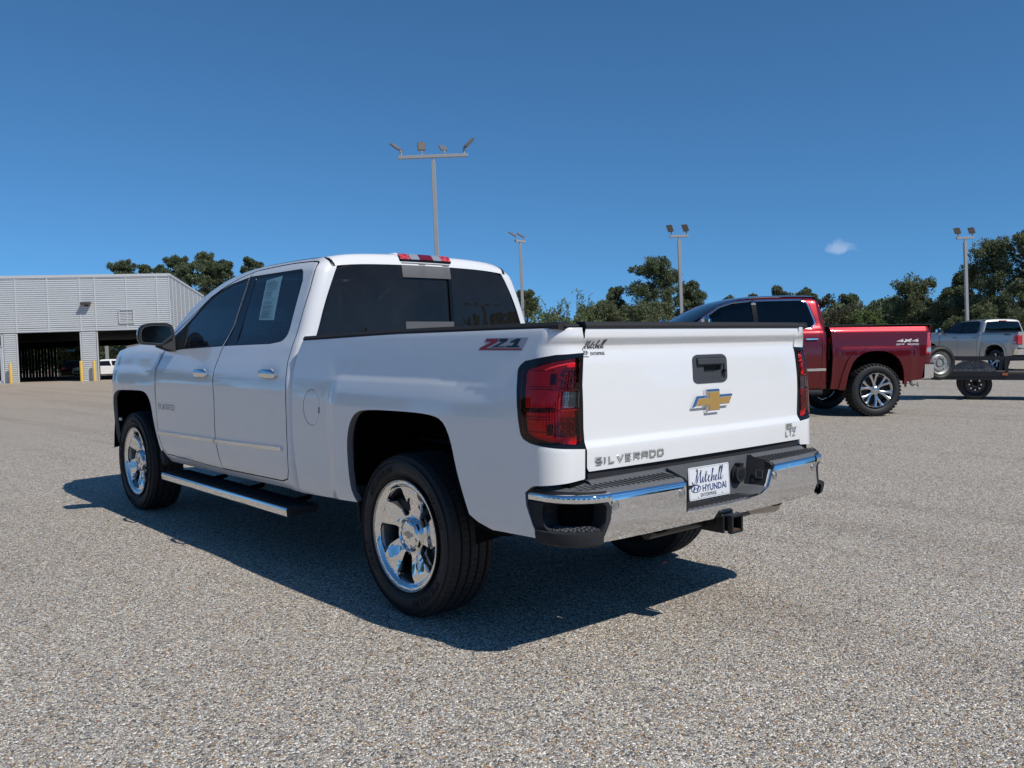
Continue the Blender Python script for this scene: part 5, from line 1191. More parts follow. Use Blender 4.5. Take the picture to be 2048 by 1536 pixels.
def far_truck(root, paint, S):
    A_ = (0, 1, 0); ax = S['arch']; fx = S['wb']
    lamp = rp([(-.905, 1.375, .02), (-1.075, 1.395), (-1.075, 1.035), (-.86, 1.03, .03)])
    bo = rp([(.80, .47), (.772, .99), (.79, 1.40), (.805, 1.487), (0, 1.503), (-.75, 1.512), (-1.05, 1.505, .02), (-1.085, 1.42), (-1.085, .86), (-.85, .85), (-.80, .60), (-.5, .575)] + [(p[0], p[1]) for p in ax] + [(.565, .455)])
    b = panel('bed_side', bo, bedR, root, paint, A_, (), .06, .03); twin(b)
    fo = insetp([(p[0], p[1]) for p in ax], 0); lip_out = S['lip']
    ring = [tuple(p) for p in lip_out] + [tuple(p) for p in ax]
    lp = panel('arch_flare', rp(ring), bedR, root, S['flare'], A_, (), .05, .03, lift=.022); twin(lp)
    lm = panel('tail_lamp', lamp, bedR, root, REDL if S['name'] == 'red' else REDL, A_, (), .05, .02, lift=.004)
    panel('reversing_lens', rp([(-.875, 1.06), (-1.06, 1.06), (-1.06, 1.13), (-.885, 1.13)], .01), bedR, lm, CLEARW, A_, (), .05, .004, lift=.008); twin(lm)
    so = rp([(.86, .47), (3.02, .455), (3.06, .58), (3.10, .75), (3.11, 1.30), (3.13, 1.49), (3.02, 1.60), (2.85, 1.735), (2.72, 1.81), (2.55, 1.885), (2.38, 1.93), (2.2, 1.962), (2.0, 1.978), (1.7, 1.99), (1.3, 1.99), (1.0, 1.985), (.90, 1.965), (.845, 1.93), (.83, 1.9), (.825, 1.50), (.82, 1.3)])
    rw_ = rp([(2.02, 1.925, .02), (1.22, 1.935, .04), (1.12, 1.885, .03), (1.03, 1.55, .05), (1.12, 1.48, .03), (2.02, 1.475, .01)])
    fw_ = rp([(2.06, 1.925, .02), (2.40, 1.895), (2.62, 1.825), (2.86, 1.68), (3.02, 1.56, .03), (3.02, 1.50, .02), (2.06, 1.475, .01)])
    cs_ = panel('cab_side', so, cabR, root, paint, A_, [insetp(rw_, -.01), insetp(fw_, -.01)], .06, .03)
    for w_ in (rw_, fw_):
        gl_ = panel('window_glass', w_, cabR, cs_, GL_DARK, A_, (), .12, .005, lift=-.006)
        panel('window_trim', insetp(w_, -.022), cabR, cs_, S['trim'], A_, [insetp(w_, .002)], .07, .006, lift=.004)
    panel('pillar_trim', [(2.0, 1.482), (2.08, 1.482), (2.08, 1.925), (2.0, 1.925)], cabR, cs_, BLACKG, A_, (), .08, .006, lift=.007)
    def gap(nm, pts):
        V = []; F = []
        for i, p in enumerate(smooth_line(pts, .06)):
            for s_ in (-1, 1): V.append(Vector(off(cabR, .0015)(p[0] + s_ * .004, p[1])))
            if i: k = 2 * i; F.append((k - 2, k, k + 1, k - 1))
        return mk(nm, V, F, JAMB, cs_, False)
    gap('door_gap', [(.985, .62), (.965, .9), (.965, 1.3), (.99, 1.52), (1.06, 1.80), (1.13, 1.955), (1.5, 1.965), (2.04, 1.955)])
    gap('door_gap', [(2.04, .55), (2.03, 1.0), (2.04, 1.47)]); gap('door_gap', [(.99, .58), (1.5, .555), (2.04, .555), (2.9, .55), (3.05, .8), (3.09, 1.4)])
    for hx in (1.14, 2.22):
        P = Vector(cabR(hx, 1.295)); g = G(); g.box((P.x, P.y + .022, P.z), (.21, .022, .035), bev=.01); g.build('door_handle', CHROME, cs_)
    if S['name'] == 'red':
        panel('chrome_strip', rp([(.66, .805), (.70, .775), (1.9, .765), (2.9, .755), (2.9, .785), (1.0, .815), (.70, .812)]), cabR, cs_, CHROME, A_, (), .1, .006, lift=.012)
    twin(cs_)
    warp_copy(rf, 'roof', root, paint); warp_copy(bpy.data.objects['windshield'], 'windshield', root, GL_DARK)
    ho = warp_copy(bpy.data.objects['hood'], 'hood', root, paint)
    fo_ = rp([(3.07, .50), (3.13, .78), (3.14, 1.30), (3.15, 1.50), (3.3, 1.515), (4.0, 1.49), (4.4, 1.45), (4.55, 1.30, .06), (4.60, .8), (4.5, .62), (4.25, .60), (4.22, .85), (4.10, 1.02, .1), (3.70, 1.09, .1), (3.32, 1.02, .1), (3.20, .80), (3.16, .55)])
    def fenR(u, v): w = vw(v); p = fender(u + DX, w); return (p[0] - DX, p[1], v)
    f_ = panel('fender', fo_, fenR, root, paint, A_, (), .07, .03); twin(f_)
    g = G(); g.box((4.46, 0, 1.05), (.14, 1.25, .55), bev=.04); g.build('grille', CHROME if S['name'] == 'red' else BLACKG, root)
    g = G(); g.box((4.50, 0, .72), (.22, 1.5, .24), bev=.06); g.build('front_bumper', CHROMEB, root)
    # back of the cab, glass, tailgate, bumper
    def cbR(y, v): return (cabB(vw(v)) - DX - .004, y, v + crown(y) * ss(1.70, 1.87, vw(v)))
    panel('cab_back', rp([(-.86, .60), (.86, .60), (.87, 1.45), (.69, 1.94), (-.69, 1.94), (-.87, 1.45)]), cbR, root, paint, Bk, (), .2, .01)
    panel('rear_window', rp([(-.79, 1.50, .03), (.79, 1.50, .03), (.66, 1.91, .04), (-.66, 1.91, .04)]), cbR, root, GL_DARK, Bk, (), .2, .006, lift=.006)
    g = G(); g.box((.885, 0, 1.965), (.05, .30, .035), bev=.008); g.build('high_stop_lamp', REDL, root)
    def tgR(y, v): return (-1.00 - .006 * math.cos(y * 2) - .006 * ss(1.2, 1.4, v), y, v)
    tgr = panel('tailgate', rp([(-.80, .87, .02), (.80, .87, .02), (.81, 1.50, .02), (-.81, 1.50, .02)]), tgR, root, paint, Bk, (), .08, .04)
    g = G(); g.box((-1.02, 0, 1.36), (.02, .26, .09), bev=.01); g.build('gate_handle', BLACKG, tgr)
    for s_ in (1, -1):
        g = G(); g.box((-1.0, s_ * .86, 1.2), (.03, .10, .60)); g.build('bed_corner', paint, root)
    V = []; F = []
    for i, (y, x) in enumerate([(-.99, -.86), (-.985, -.95), (-.95, -1.05), (-.6, -1.10), (0, -1.12), (.6, -1.10), (.95, -1.05), (.985, -.95), (.99, -.86)]):
        V += [(x + .03, y * .97, .865), (x, y, .85), (x + .01, y, .63), (x + .05, y * .97, .61)]
        if i: k = 4 * i; F += [(k - 4 + j, k - 3 + j, k + 1 + j, k + j) for j in range(3)]
    bb = mk('rear_bumper', V, F, CHROMEB, root, True, 30)
    g = G(); g.box((-.98, 0, .86), (.18, 1.85, .03)); g.build('bumper_pad', PLAST, bb)
    g = G(); g.tube([(-1.0, 0, .56), (-1.15, 0, .56)], .035, 8); g.box((-1.14, 0, .56), (.03, .09, .09)); g.tube([(-1.12, 0, .56), (-1.12, 0, .42)], .02, 8); g.tube([(-1.0, -.35, .56), (-1.0, .35, .56)], .03, 8); g.build('tow_hitch', RUST if S['name'] == 'red' else BLACKM, root)
    if S['name'] == 'red':
        g = G(); g.tube(smooth_line([(-.82, .60, .52), (-.87, .62, .47), (-.93, .60, .50), (-.98, .62, .46), (-1.03, .5, .52)], .02), .008, 6); g.tube([(-.80, .66, .55), (-.84, .66, .49)], .022, 8); g.build('hanging_hose', DULLM, root)
    g = G(); V = []
    for y in (1, -1):
        g.box((-.10, y * .90, 1.515), (1.80, .09, .018), bev=.006)
    g.build('rail_cap', PLAST, root)
    g = G(); g.box((-.1, 0, .92), (1.8, 1.6, .05)); g.box((1.5, 0, .70), (5.2, 1.1, .22)); g.box((1.6, 0, .66), (1.6, 1.6, .10)); g.box((.80, 0, 1.18), (.04, 1.7, .6)); g.build('underbody', UNDER, root)
    g = G(); g.box((1.8, 0, 1.25), (1.9, 1.5, .45), bev=.1); g.build('cabin_interior', INTER, root)
    for xc in (0, fx):
        for y in (.52, -.52):
            g = G(); g.box((xc, y, .92), (1.15, .03, .60)); g.box((xc, y * 1.45, 1.13), (1.1, .5, .02)); g.build('wheel_well', UNDER, root)
        g = G(); g.tube([(xc, -.8, S['R']), (xc, .8, S['R'])], .05, 10); g.build('axle', UNDER, root)
    w1 = far_wheel(root, S['R'], S['rim'], S['tw'], S['style'], S['chunky']); w1.location = (0, S['wy'], S['R'] - .008)
    for (x, s_, rot) in ((fx, 1, .4), (0, -1, .2), (fx, -1, .9)):
        c = copy_tree(w1, root); c.location = (x, s_ * S['wy'], S['R'] - .008); c.scale.y = s_; c.rotation_euler = (0, rot, 0)
    # mirrors
    for s_ in (1, -1):
        g = G(); g.box((2.98, s_ * 1.14, 1.58), (.12, .24, .21), bev=.05); mm = g.build('door_mirror', CHROME, root)
        g = G(); g.box((2.95, s_ * 1.00, 1.50), (.08, .16, .05), bev=.01); g.build('mirror_arm', PLAST, mm)
    if S['name'] == 'red':
        rbx = G(); rbx.tube([(.95, .96, .42), (2.95, .96, .42)], .045, 10); rr_ = rbx.build('side_step', PLAST, root); twin(rr_)
redm = Matrix(((.551, -.834, 0, 4.30), (.834, .551, 0, -11.33), (0, 0, 1, 0), (0, 0, 0, 1)))
RT = thing('pickup_truck', 'dark red crew cab pickup with knobbly tyres and 4x4 decal on its bed side', 'pickup truck', mat=redm)
archR = smooth_line([(-.462, .53), (-.450, .75), (-.36, .95), (-.17, 1.065), (.07, 1.085), (.27, 1.045), (.43, .92), (.53, .67), (.56, .46)], .06)
lipR = [(.665, .46), (.62, .70), (.535, .93), (.43, 1.055), (.22, 1.14), (-.09, 1.16), (-.33, 1.075), (-.47, .88), (-.52, .53)]
lipR = smooth_line(lipR, .06)
far_truck(RT, REDP, dict(name='red', arch=archR, lip=lipR, flare=REDP, trim=CHROME, wb=3.67, R=.443, rim=.285, tw=.30, wy=1.0, style='split', chunky=True))
def mapR(u0, v0, lift=.003):
    return lambda x, y, z: Vector(off(bedR, z + lift)(u0 - x, v0 + y))
DECW = simple('decal_white', (.62, .60, .60), .4)
block_word('bed_decal', '4X4', mapR(-.345, 1.215), .065, .115, .018, .024, .002, DECW, RT, slant=.35)
block_word('bed_decal_caption', 'OFF', mapR(-.340, 1.172), .028, .040, .012, .008, .002, DECW, RT); block_word('bed_decal_caption', 'ROAD', mapR(-.540, 1.172), .028, .040, .012, .008, .002, DECW, RT)
ang = math.radians(-31); sO = Vector((8.505, -31.517, 0))
silm = Matrix.Translation(sO) @ Matrix.Rotation(ang, 4, 'Z') @ Matrix.Diagonal((1, 1, .915, 1))
ST = thing('pickup_truck', 'silver pickup seen from its rear corner, parked beyond the trailer on the right', 'pickup truck', mat=silm)
archS = [(-.50, .56), (-.47, .78), (-.38, .92), (-.2, 1.00), (0, 1.02), (.2, 1.00), (.38, .92), (.47, .78), (.52, .56), (.53, .46)]
lipS = [(.60, .46), (.57, .80), (.45, .98), (.24, 1.08), (0, 1.10), (-.24, 1.08), (-.45, .98), (-.55, .80), (-.58, .56)]
far_truck(ST, SILVER, dict(name='silver', arch=archS, lip=lipS, flare=SILVER, trim=SEAL, wb=3.68, R=.42, rim=.27, tw=.28, wy=.985, style='solid', chunky=False))
block_word('bed_decal', 'FX4', lambda x, y, z: Vector(off(bedR, z + .003)(-.40 - x, 1.36 + y)), .08, .085, .02, .022, .002, INKB, ST, slant=.3)
g = G(); g.box((-1.02, .86, 1.20), (.05, .22, .36), bev=.03); sl = g.build('rear_lamp', REDL, ST); twin(sl)

# ------------------------------------------------------------------ flatbed trailer with a spare wheel
tl0 = on_z(1953, 800, 0); tdir = Vector((CR.x, CR.y, 0)).normalized(); tdir = (Matrix.Rotation(math.radians(-23), 3, 'Z') @ tdir); tn = Vector((-tdir.y, tdir.x, 0))
if tn.dot(CAM - tl0) < 0: tn = -tn
tm = Matrix((tdir, tn if tdir.cross(tn).z > 0 else tn, Vector((0, 0, 1)))).transposed().to_4x4(); 
tm = Matrix(((tdir.x, -tdir.y, 0, tl0.x), (tdir.y, tdir.x, 0, tl0.y), (0, 0, 1, 0), (0, 0, 0, 1)))
sgnT = 1 if Vector((-tdir.y, tdir.x, 0)).dot(CAM - tl0) > 0 else -1
TR = thing('trailer', 'low black flatbed utility trailer with open side rails at the right edge', 'trailer', mat=tm)
blk = simple('trailer_paint', (.018, .018, .02), .45, vary=.3, vscale=5)
YS = sgnT
g = G(); g.box((1.2, -YS * 1.0, .47), (4.6, .05, .12)); g.box((1.2, YS * .0, .47), (4.6, .05, .12)); g.box((-1.1, -YS * .5, .47), (.05, 1.0, .12)); g.build('deck_frame', blk, TR)
g = G(); g.box((-1.55, -YS * .5, .49), (1.1, .08, .09)); g.tube([(-2.1, -YS * .5, .50), (-2.3, -YS * .5, .50)], .05, 8); g.build('tongue', blk, TR)
wood = simple('deck_board', (.10, .085, .07), .8, vary=.4, vscale=8)
for i in range(7):
    g = G(); g.box((1.2, -YS * (.08 + i * .14), .545), (4.5, .132, .035)); g.build('deck_board', wood, TR)
for y in (0, -1.0):
    g = G(); g.box((1.5, YS * y, .84), (3.9, .04, .05)); g.build('top_rail', blk, TR)
    for x in (.53, 1.45, 2.3, 3.2):
        g = G(); g.box((x, YS * y, .68), (.05, .04, .30)); g.build('rail_stake', blk, TR)
g = G(); g.box((-.42, YS * .0, .84), (1.4, .05, .07)); g.box((-1.1, YS * 0, .68), (.05, .05, .36)); g.box((.53, YS * .0, .66), (.06, .06, .42)); g.box((-.3, YS * .02, .53), (1.7, .03, .10)); g.build('front_rail', blk, TR)
g = G(); g.box((.50, YS * .04, .53), (.10, .02, .05)); g.build('amber_marker', simple('amber_lens', (.45, .13, .03), .3, coat=.5), TR)
V = []; F = []
for i in range(15):
    t = math.pi * i / 14
    for (dy) in (0, .28): V.append((-.05 + .42 * math.cos(t), -YS * (.02 + dy), .50 + .32 * math.sin(t)))
    if i: k = 2 * i; F.append((k - 2, k, k + 1, k - 1))
V += [(-.05 + .42 * math.cos(math.pi * i / 14), -YS * .02, .50 + .32 * math.sin(math.pi * i / 14)) for i in range(15)]; F.append(tuple(range(30, 45)))
mesh_m = N('expanded_metal'); vv = mesh_m.node('TexVoronoi', {'Vector': mesh_m.co('Object'), 'Scale': 42.}); mesh_m.set(base=mesh_m.ramp(vv.outputs['Distance'], [(0, (.03, .03, .03)), (.5, (.10, .10, .10)), (.7, (.22, .22, .22))]), rough=.6)
mk('wheel_fender', V, F, mesh_m.m, TR, True, 30)
def trailer_wheel(nm, parent, loc, R, axis_y=1):
    r_ = bpy.data.objects.new(nm, None); COL.objects.link(r_); r_.parent = parent; r_.location = loc; r_.scale.y = axis_y
    g = G(); g.lathe([(r, a - .11) for r, a in tyre_profile(R, R * .62, .22)], 48); g.build('tyre', RUBBER, r_, True, 40)
    g = G(); g.lathe([(R * .62, -.01), (R * .60, -.03), (R * .50, -.05), (R * .42, -.04), (R * .25, -.07), (R * .22, -.045), (0, -.045)], 32); d = g.build('steel_disc', STEELD, r_, True, 30)
    for i in range(8):
        t = i * math.pi / 4; g = G(); g.tube([(R * .35 * math.cos(t), -.045, R * .35 * math.sin(t)), (R * .35 * math.cos(t), -.025, R * .35 * math.sin(t))], .016, 8); g.build('wheel_nut', CHROME, d)
    return r_
trailer_wheel('wheel', TR, (-.02, -YS * .06, .31), .31, YS); trailer_wheel('wheel', TR, (.0, -YS * 1.1, .31), .31, -YS)
g = G(); g.tube([(-.02, YS * .15, .33), (-.02, -YS * 1.15, .33)], .04, 8); g.build('axle', UNDER, TR)
# the spare stands on the tongue
spw = Matrix.Translation(at(1882, 726, 18.0)) ; q = at(1882, 726, 18.0)
SW = thing('spare_wheel', 'spare wheel with silver steel disc standing upright on the trailer tongue', 'wheel', mat=Matrix.Translation(q) @ Matrix.Rotation(math.atan2(tdir.y, tdir.x) - .62 * YS, 4, 'Z') @ Matrix.Diagonal((1, YS, 1, 1)))
g = G(); g.lathe([(r, a - .12) for r, a in tyre_profile(.345, .235, .24)], 56); g.build('tyre', RUBBER, SW, True, 40)
tb = tread_blocks(.345, .24, 50, .004); tb.V = [(v[0], v[1] - .12, v[2]) for v in tb.V]; tb.build('tread', RUBT, SW, False)['kind'] = 'stuff'
g = G(); g.lathe([(.235, -.005), (.228, -.03), (.19, -.06), (.15, -.035), (.10, -.035), (.085, -.07), (.06, -.03), (0, -.03)], 40); d = g.build('steel_disc', simple('galvanised_disc', (.34, .34, .33), .5, .5, vary=.15), SW, True, 30)
for i in range(8):
    t = i * math.pi / 4; g = G(); g.tube([(.14 * math.cos(t), -.036, .14 * math.sin(t)), (.14 * math.cos(t), -.020, .14 * math.sin(t))], .014, 8); g.build('wheel_nut', CHROME, d)

# ------------------------------------------------------------------ service building
BD = Vector((-0.48597613, -0.8737573, 0.01937483)).normalized(); BN = BD.cross(UP) * -1
BN = UP.cross(BD)
bO = Vector((51.08458818, -16.85483252, -0.84176048)) + UP * .08
bm4 = Matrix((BD, BN, UP)).transposed().to_4x4(); bm4.translation = bO
BL = thing('service_building', 'flat-roofed service building clad in silver corrugated metal with two dark drive-through bays', 'building', mat=bm4)
CLAD = simple('galvanised_cladding', (.66, .67, .655), .5, .2, vary=.07, vscale=.8)
CLADT = simple('cladding_trim', (.60, .61, .60), .5, .2, vary=.05, vscale=1)
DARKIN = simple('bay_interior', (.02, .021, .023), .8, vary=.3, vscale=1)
ALU = simple('door_frame_aluminium', (.55, .57, .60), .4, .3)
def cladding(name, s0, s1, h0, h1, parent, M=None, per=.125):
    """one sheet of box-rib cladding between two seams (x along the wall, y outwards = -y)"""
    V = []; F = []; z = h0; rows = []
    while z < h1 - 1e-4:
        for (dz, y) in ((0, 0), (.026, 0), (.038, -.042), (.106, -.042), (.118, 0)):
            if z + dz <= h1: rows.append((z + dz, y))
        z += per
    rows.append((h1, 0))
    for (zz, y) in rows: V += [(s0, y, zz), (s1, y, zz)]
    for i in range(len(rows) - 1): F.append((2 * i, 2 * i + 1, 2 * i + 3, 2 * i + 2))
    if M is not None: V = [tuple(M @ Vector(v)) for v in V]
    return mk(name, V, F, CLAD, parent, False)
TOP = 6.35; HD = 2.92
seams = [-15.6, -13.85, -12.1, -10.36, -8.62, -6.87, -5.09, -4.24, -2.48, -.72, 0]
for a, b in zip(seams[:-1], seams[1:]): cladding('cladding_sheet', a + .03, b - .03, HD + .05, TOP - .14, BL)
for a, b in ((-9.40, -8.66), (-5.13, -4.26), (-.78, -.02)): cladding('cladding_sheet', a + .03, b - .03, -.3, HD + .02, BL)
for s_ in seams:
    g = G(); g.box((s_, -.03, (TOP + HD) / 2), (.07, .06, TOP - HD - .1)); g.build('seam_cover', CLADT, BL)
for s_ in (-9.43, -8.64, -5.15, -4.22, -.80, .0):
    g = G(); g.box((s_, -.032, 1.3), (.07, .065, 3.24)); g.build('jamb_trim', CLADT, BL)
g = G(); g.box((-7.8, -.035, TOP - .07), (15.7, .09, .16)); g.box((.035, 8.0, TOP - .07), (.09, 16.2, .16)); g.build('roof_coping', CLADT, BL)
Mside = Matrix(((0, 1, 0, 0), (1, 0, 0, 0), (0, 0, 1, 0), (0, 0, 0, 1)))     # x along depth, ribs outward to +x
def side_sheet(a, b):
    V = []; F = []; rows = []; z = -.3
    while z < TOP - .16:
        for (dz, y) in ((0, 0), (.026, 0), (.038, .042), (.106, .042), (.118, 0)): rows.append((z + dz, y))
        z += .125
    for (zz, y) in rows: V += [(y, a, zz), (y, b, zz)]
    for i in range(len(rows) - 1): F.append((2 * i, 2 * i + 1, 2 * i + 3, 2 * i + 2))
    mk('cladding_sheet', V, F, CLAD, BL, False)
yy = [.02, 1.0, 2.35, 4.2, 5.9, 8.05, 10.1, 12.3, 14.2, 16.0]
for a, b in zip(yy[:-1], yy[1:]):
    side_sheet(a + .03, b - .03); g = G(); g.box((.03, b, 3.0), (.06, .07, TOP + .4)); g.build('seam_cover', CLADT, BL)
g = G(); g.box((-9.8, 8.0, TOP - .25), (19.6, 16, .06)); g.build('roof_deck', simple('roof_membrane', (.35, .35, .35), .9), BL)
# inside: ceiling, side walls, far wall with its own openings
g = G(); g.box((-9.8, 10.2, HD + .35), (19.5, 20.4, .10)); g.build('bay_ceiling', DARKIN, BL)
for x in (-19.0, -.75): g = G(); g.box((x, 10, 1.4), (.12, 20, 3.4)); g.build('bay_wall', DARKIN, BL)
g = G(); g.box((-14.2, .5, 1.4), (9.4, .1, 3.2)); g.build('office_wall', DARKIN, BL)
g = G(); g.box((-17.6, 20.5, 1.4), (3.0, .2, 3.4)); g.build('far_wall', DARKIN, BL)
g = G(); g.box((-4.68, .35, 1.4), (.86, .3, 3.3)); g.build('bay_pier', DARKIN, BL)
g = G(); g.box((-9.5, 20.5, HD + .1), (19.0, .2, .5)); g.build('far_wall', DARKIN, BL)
strip = N('vinyl_strip'); strip.set(base=(.05, .06, .065), rough=.3)
for i in range(18):
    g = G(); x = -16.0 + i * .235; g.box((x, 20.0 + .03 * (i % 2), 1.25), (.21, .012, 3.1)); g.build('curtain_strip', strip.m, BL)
g = G(); g.box((-10.95, 20.2, 1.3), (1.9, .02, 3.0)); g.build('dimming_pane', GL_SIDE, BL)  # pane added to dim the bright view through the left bay
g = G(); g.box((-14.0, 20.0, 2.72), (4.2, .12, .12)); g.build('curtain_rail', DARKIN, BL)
# storefront door at the left edge
g = G(); 
for (x, z, w, h) in ((-9.52, 1.05, .12, 2.35), (-10.55, 1.05, .12, 2.35), (-10.0, 2.18, 1.1, .12), (-10.0, .08, 1.1, .22), (-11.8, 1.05, .10, 2.35)): g.box((x, -.05, z), (w, .09, h))
dfm = g.build('door_frame', ALU, BL)
g = G(); g.box((-10.0, -.02, 1.1), (1.0, .02, 2.0)); g.build('door_glass', GL_DARK, dfm)
g = G(); g.tube([(-9.64, -.12, .95), (-9.64, -.12, 1.35)], .02, 8); g.build('door_pull', CHROME, dfm)
g = G(); 
for (x, z, w, h) in ((-9.47, 2.55, .07, .75), (-12, 2.90, 5.0, .08), (-12, 2.25, 5.0, .06), (-12.2, 1.4, .08, 3.0)): g.box((x, -.04, z), (w, .09, h))
wf = g.build('window_frame', ALU, BL); g = G(); g.box((-12.0, .0, 1.4), (5.0, .02, 2.9)); g.build('window_pane', GL_DARK, wf)
# flood light and louvre on the wall
g = G(); g.box((-4.72, -.30, 4.62), (.55, .42, .16), Matrix.Rotation(.12, 3, 'X'), bev=.03); g.box((-4.72, -.10, 4.52), (.2, .14, .12)); g.build('wall_light', simple('light_bronze', (.07, .06, .055), .5), BL)
g = G()
for (x, z, w, h) in ((-2.92, 3.80, .06, .84), (-2.10, 3.80, .06, .84), (-2.51, 4.20, .86, .06), (-2.51, 3.40, .86, .06)): g.box((x, -.06, z), (w, .10, h))
lf = g.build('louvre_frame', CLADT, BL)
for k in range(8): g = G(); g.box((-2.51, -.05, 3.47 + k * .095), (.76, .07, .012), Matrix.Rotation(.7, 3, 'X')); g.build('louvre_blade', CLADT, lf)
g = G(); g.box((-2.51, -.01, 3.8), (.78, .02, .8)); g.build('louvre_back', CLADT, lf)
# bollards
BY = simple('bollard_yellow', (.72, .46, .10), .5, vary=.1, vscale=4)
bt = bpy.data.objects.new('bollard', None)
for i, (s_, lab) in enumerate(((-8.95, 'yellow bollard in front of the wall left of the first bay'), (-5.10, 'yellow bollard at the left foot of the pier between the bays'), (-4.38, 'yellow bollard at the right foot of the pier between the bays'))):
    p = bO + BD * s_ - BN * .42 - UP * .02
    g = G(); g.lathe([(.088, -.2), (.088, 1.15), (.080, 1.19), (.05, 1.215), (0, 1.222)], 20, 'z')
    if i == 0: b0 = g.build('bollard', BY, None, True, 40); o = b0
    else: o = b0.copy(); COL.objects.link(o)
    mt = Matrix((BD, BN, UP)).transposed().to_4x4(); mt.translation = p; o.matrix_world = mt; tag(o, lab, 'bollard', 'yellow bollards by the service bays')

# ------------------------------------------------------------------ cars seen through the far end of the bays
def small_car(label, paint, p, yaw, s=1.0, cat='car', name='parked_car'):
    root = thing(name, label, cat, mat=Matrix.Translation(p) @ Matrix.Rotation(yaw, 4, 'Z') @ Matrix.Scale(s, 4))
    prof = [(-2.15, .45), (-2.2, .75), (-2.12, 1.05), (-1.95, 1.25), (-1.6, 1.60), (-.4, 1.66), (.35, 1.58), (.95, 1.15), (1.7, 1.02), (2.05, .90), (2.15, .65), (2.10, .38)]
    P = smooth_line(prof, .12); V = []; F = []; n = len(P)
    secs = [(0, 1.0, 0)]; 
    for (y, k) in ((-.90, 0), (-.88, .5), (-.66, 1), (0, 1.02), (.66, 1), (.88, .5), (.90, 0)):
        for (x, z) in P:
            zz = z if z < 1.06 else 1.06 + (z - 1.06) * min(1, k); yy_ = y if abs(y) < .8 else y
            xx = x * (1 - .02 * abs(y)) if abs(y) < .9 else x * .975
            V.append((xx, yy_ * (1 - .20 * ss(1.0, 1.6, zz)), zz))
    for a in range(6):
        for j in range(n - 1): F.append((a * n + j, a * n + j + 1, (a + 1) * n + j + 1, (a + 1) * n + j))
    F.append(tuple(range(n))); F.append(tuple(reversed(range(6 * n, 7 * n))))
    body = mk('body', V, F, paint, root, True, 35)
    for s_ in (1, -1):
        g = G()
        for (a, b) in ((-1.55, -.55), (-.48, .42)):
            g.add([(a, s_ * .885, 1.08), (b + (.35 if b > 0 else 0), s_ * .89, 1.06), (b - (.05 if b > 0 else 0), s_ * .735, 1.52), (a + .12, s_ * .735, 1.53)], [(0, 1, 2, 3)])
        g.build('side_window', BLACKG, root, False)
        g = G(); g.box((2.02, s_ * .66, .86), (.22, .34, .14), bev=.04); g.build('headlight', CLEARW, root)
        g = G(); g.box((-2.12, s_ * .70, .98), (.16, .30, .22), bev=.04); g.build('tail_light', REDL, root)
        g = G(); g.box((.72, s_ * 1.0, 1.12), (.14, .2, .13), bev=.03); g.build('door_mirror', paint, root)
    g = G(); g.add([(1.0, -.68, 1.16), (1.0, .68, 1.16), (.42, .60, 1.575), (.42, -.60, 1.575)], [(0, 1, 2, 3)]); g.V = [(v[0] + .012, v[1], v[2] + .015) for v in g.V]; g.build('windscreen', BLACKG, root, False)
    g = G(); g.box((2.11, 0, .66), (.08, 1.0, .22), bev=.02); g.build('grille', BLACKG, root); g = G(); g.box((2.05, 0, .40), (.24, 1.7, .16), bev=.05); g.box((0, 0, .35), (3.9, 1.74, .18), bev=.04); g.build('lower_cladding', PLAST, root)
    for x in (-1.32, 1.32):
        for s_ in (1, -1):
            g = G(); g.lathe([(.20, -.10), (.33, -.10), (.345, -.06), (.345, .06), (.33, .10), (.21, .10)], 28, 'y', (x, s_ * .82, .345)); w = g.build('wheel', RUBBER, root, True, 40)
            g = G(); g.lathe([(.21, .09 * s_), (.15, .05 * s_), (.05, .08 * s_), (0, .08 * s_)], 20, 'y', (x, s_ * .82, .345)); g.build('rim', ALLOY, w, True, 40)
    return root
viewyaw = math.atan2(CF.y, CF.x)
for (px, py, D, yw, mat_, lab, nm) in ((204, 757.0, 77, viewyaw + math.pi - .75, WHITE, 'small white sport utility car seen through the right-hand service bay', 'parked_car'), (153, 757.5, 80, viewyaw + .3, simple('black_car_paint', (.01, .01, .012), .2, coat=1), 'black car in shade seen through the left-hand service bay', 'parked_car'), (236, 757, 84, viewyaw + math.pi - .5, bpy.data.materials.get('black_car_paint') or BLACKG, 'dark car just right of the white one behind the service bay', 'parked_car')):
    small_car(lab, mat_, at(px, py, D), yw)
# apron behind the building so the cars stand on paving at its level
g = G()
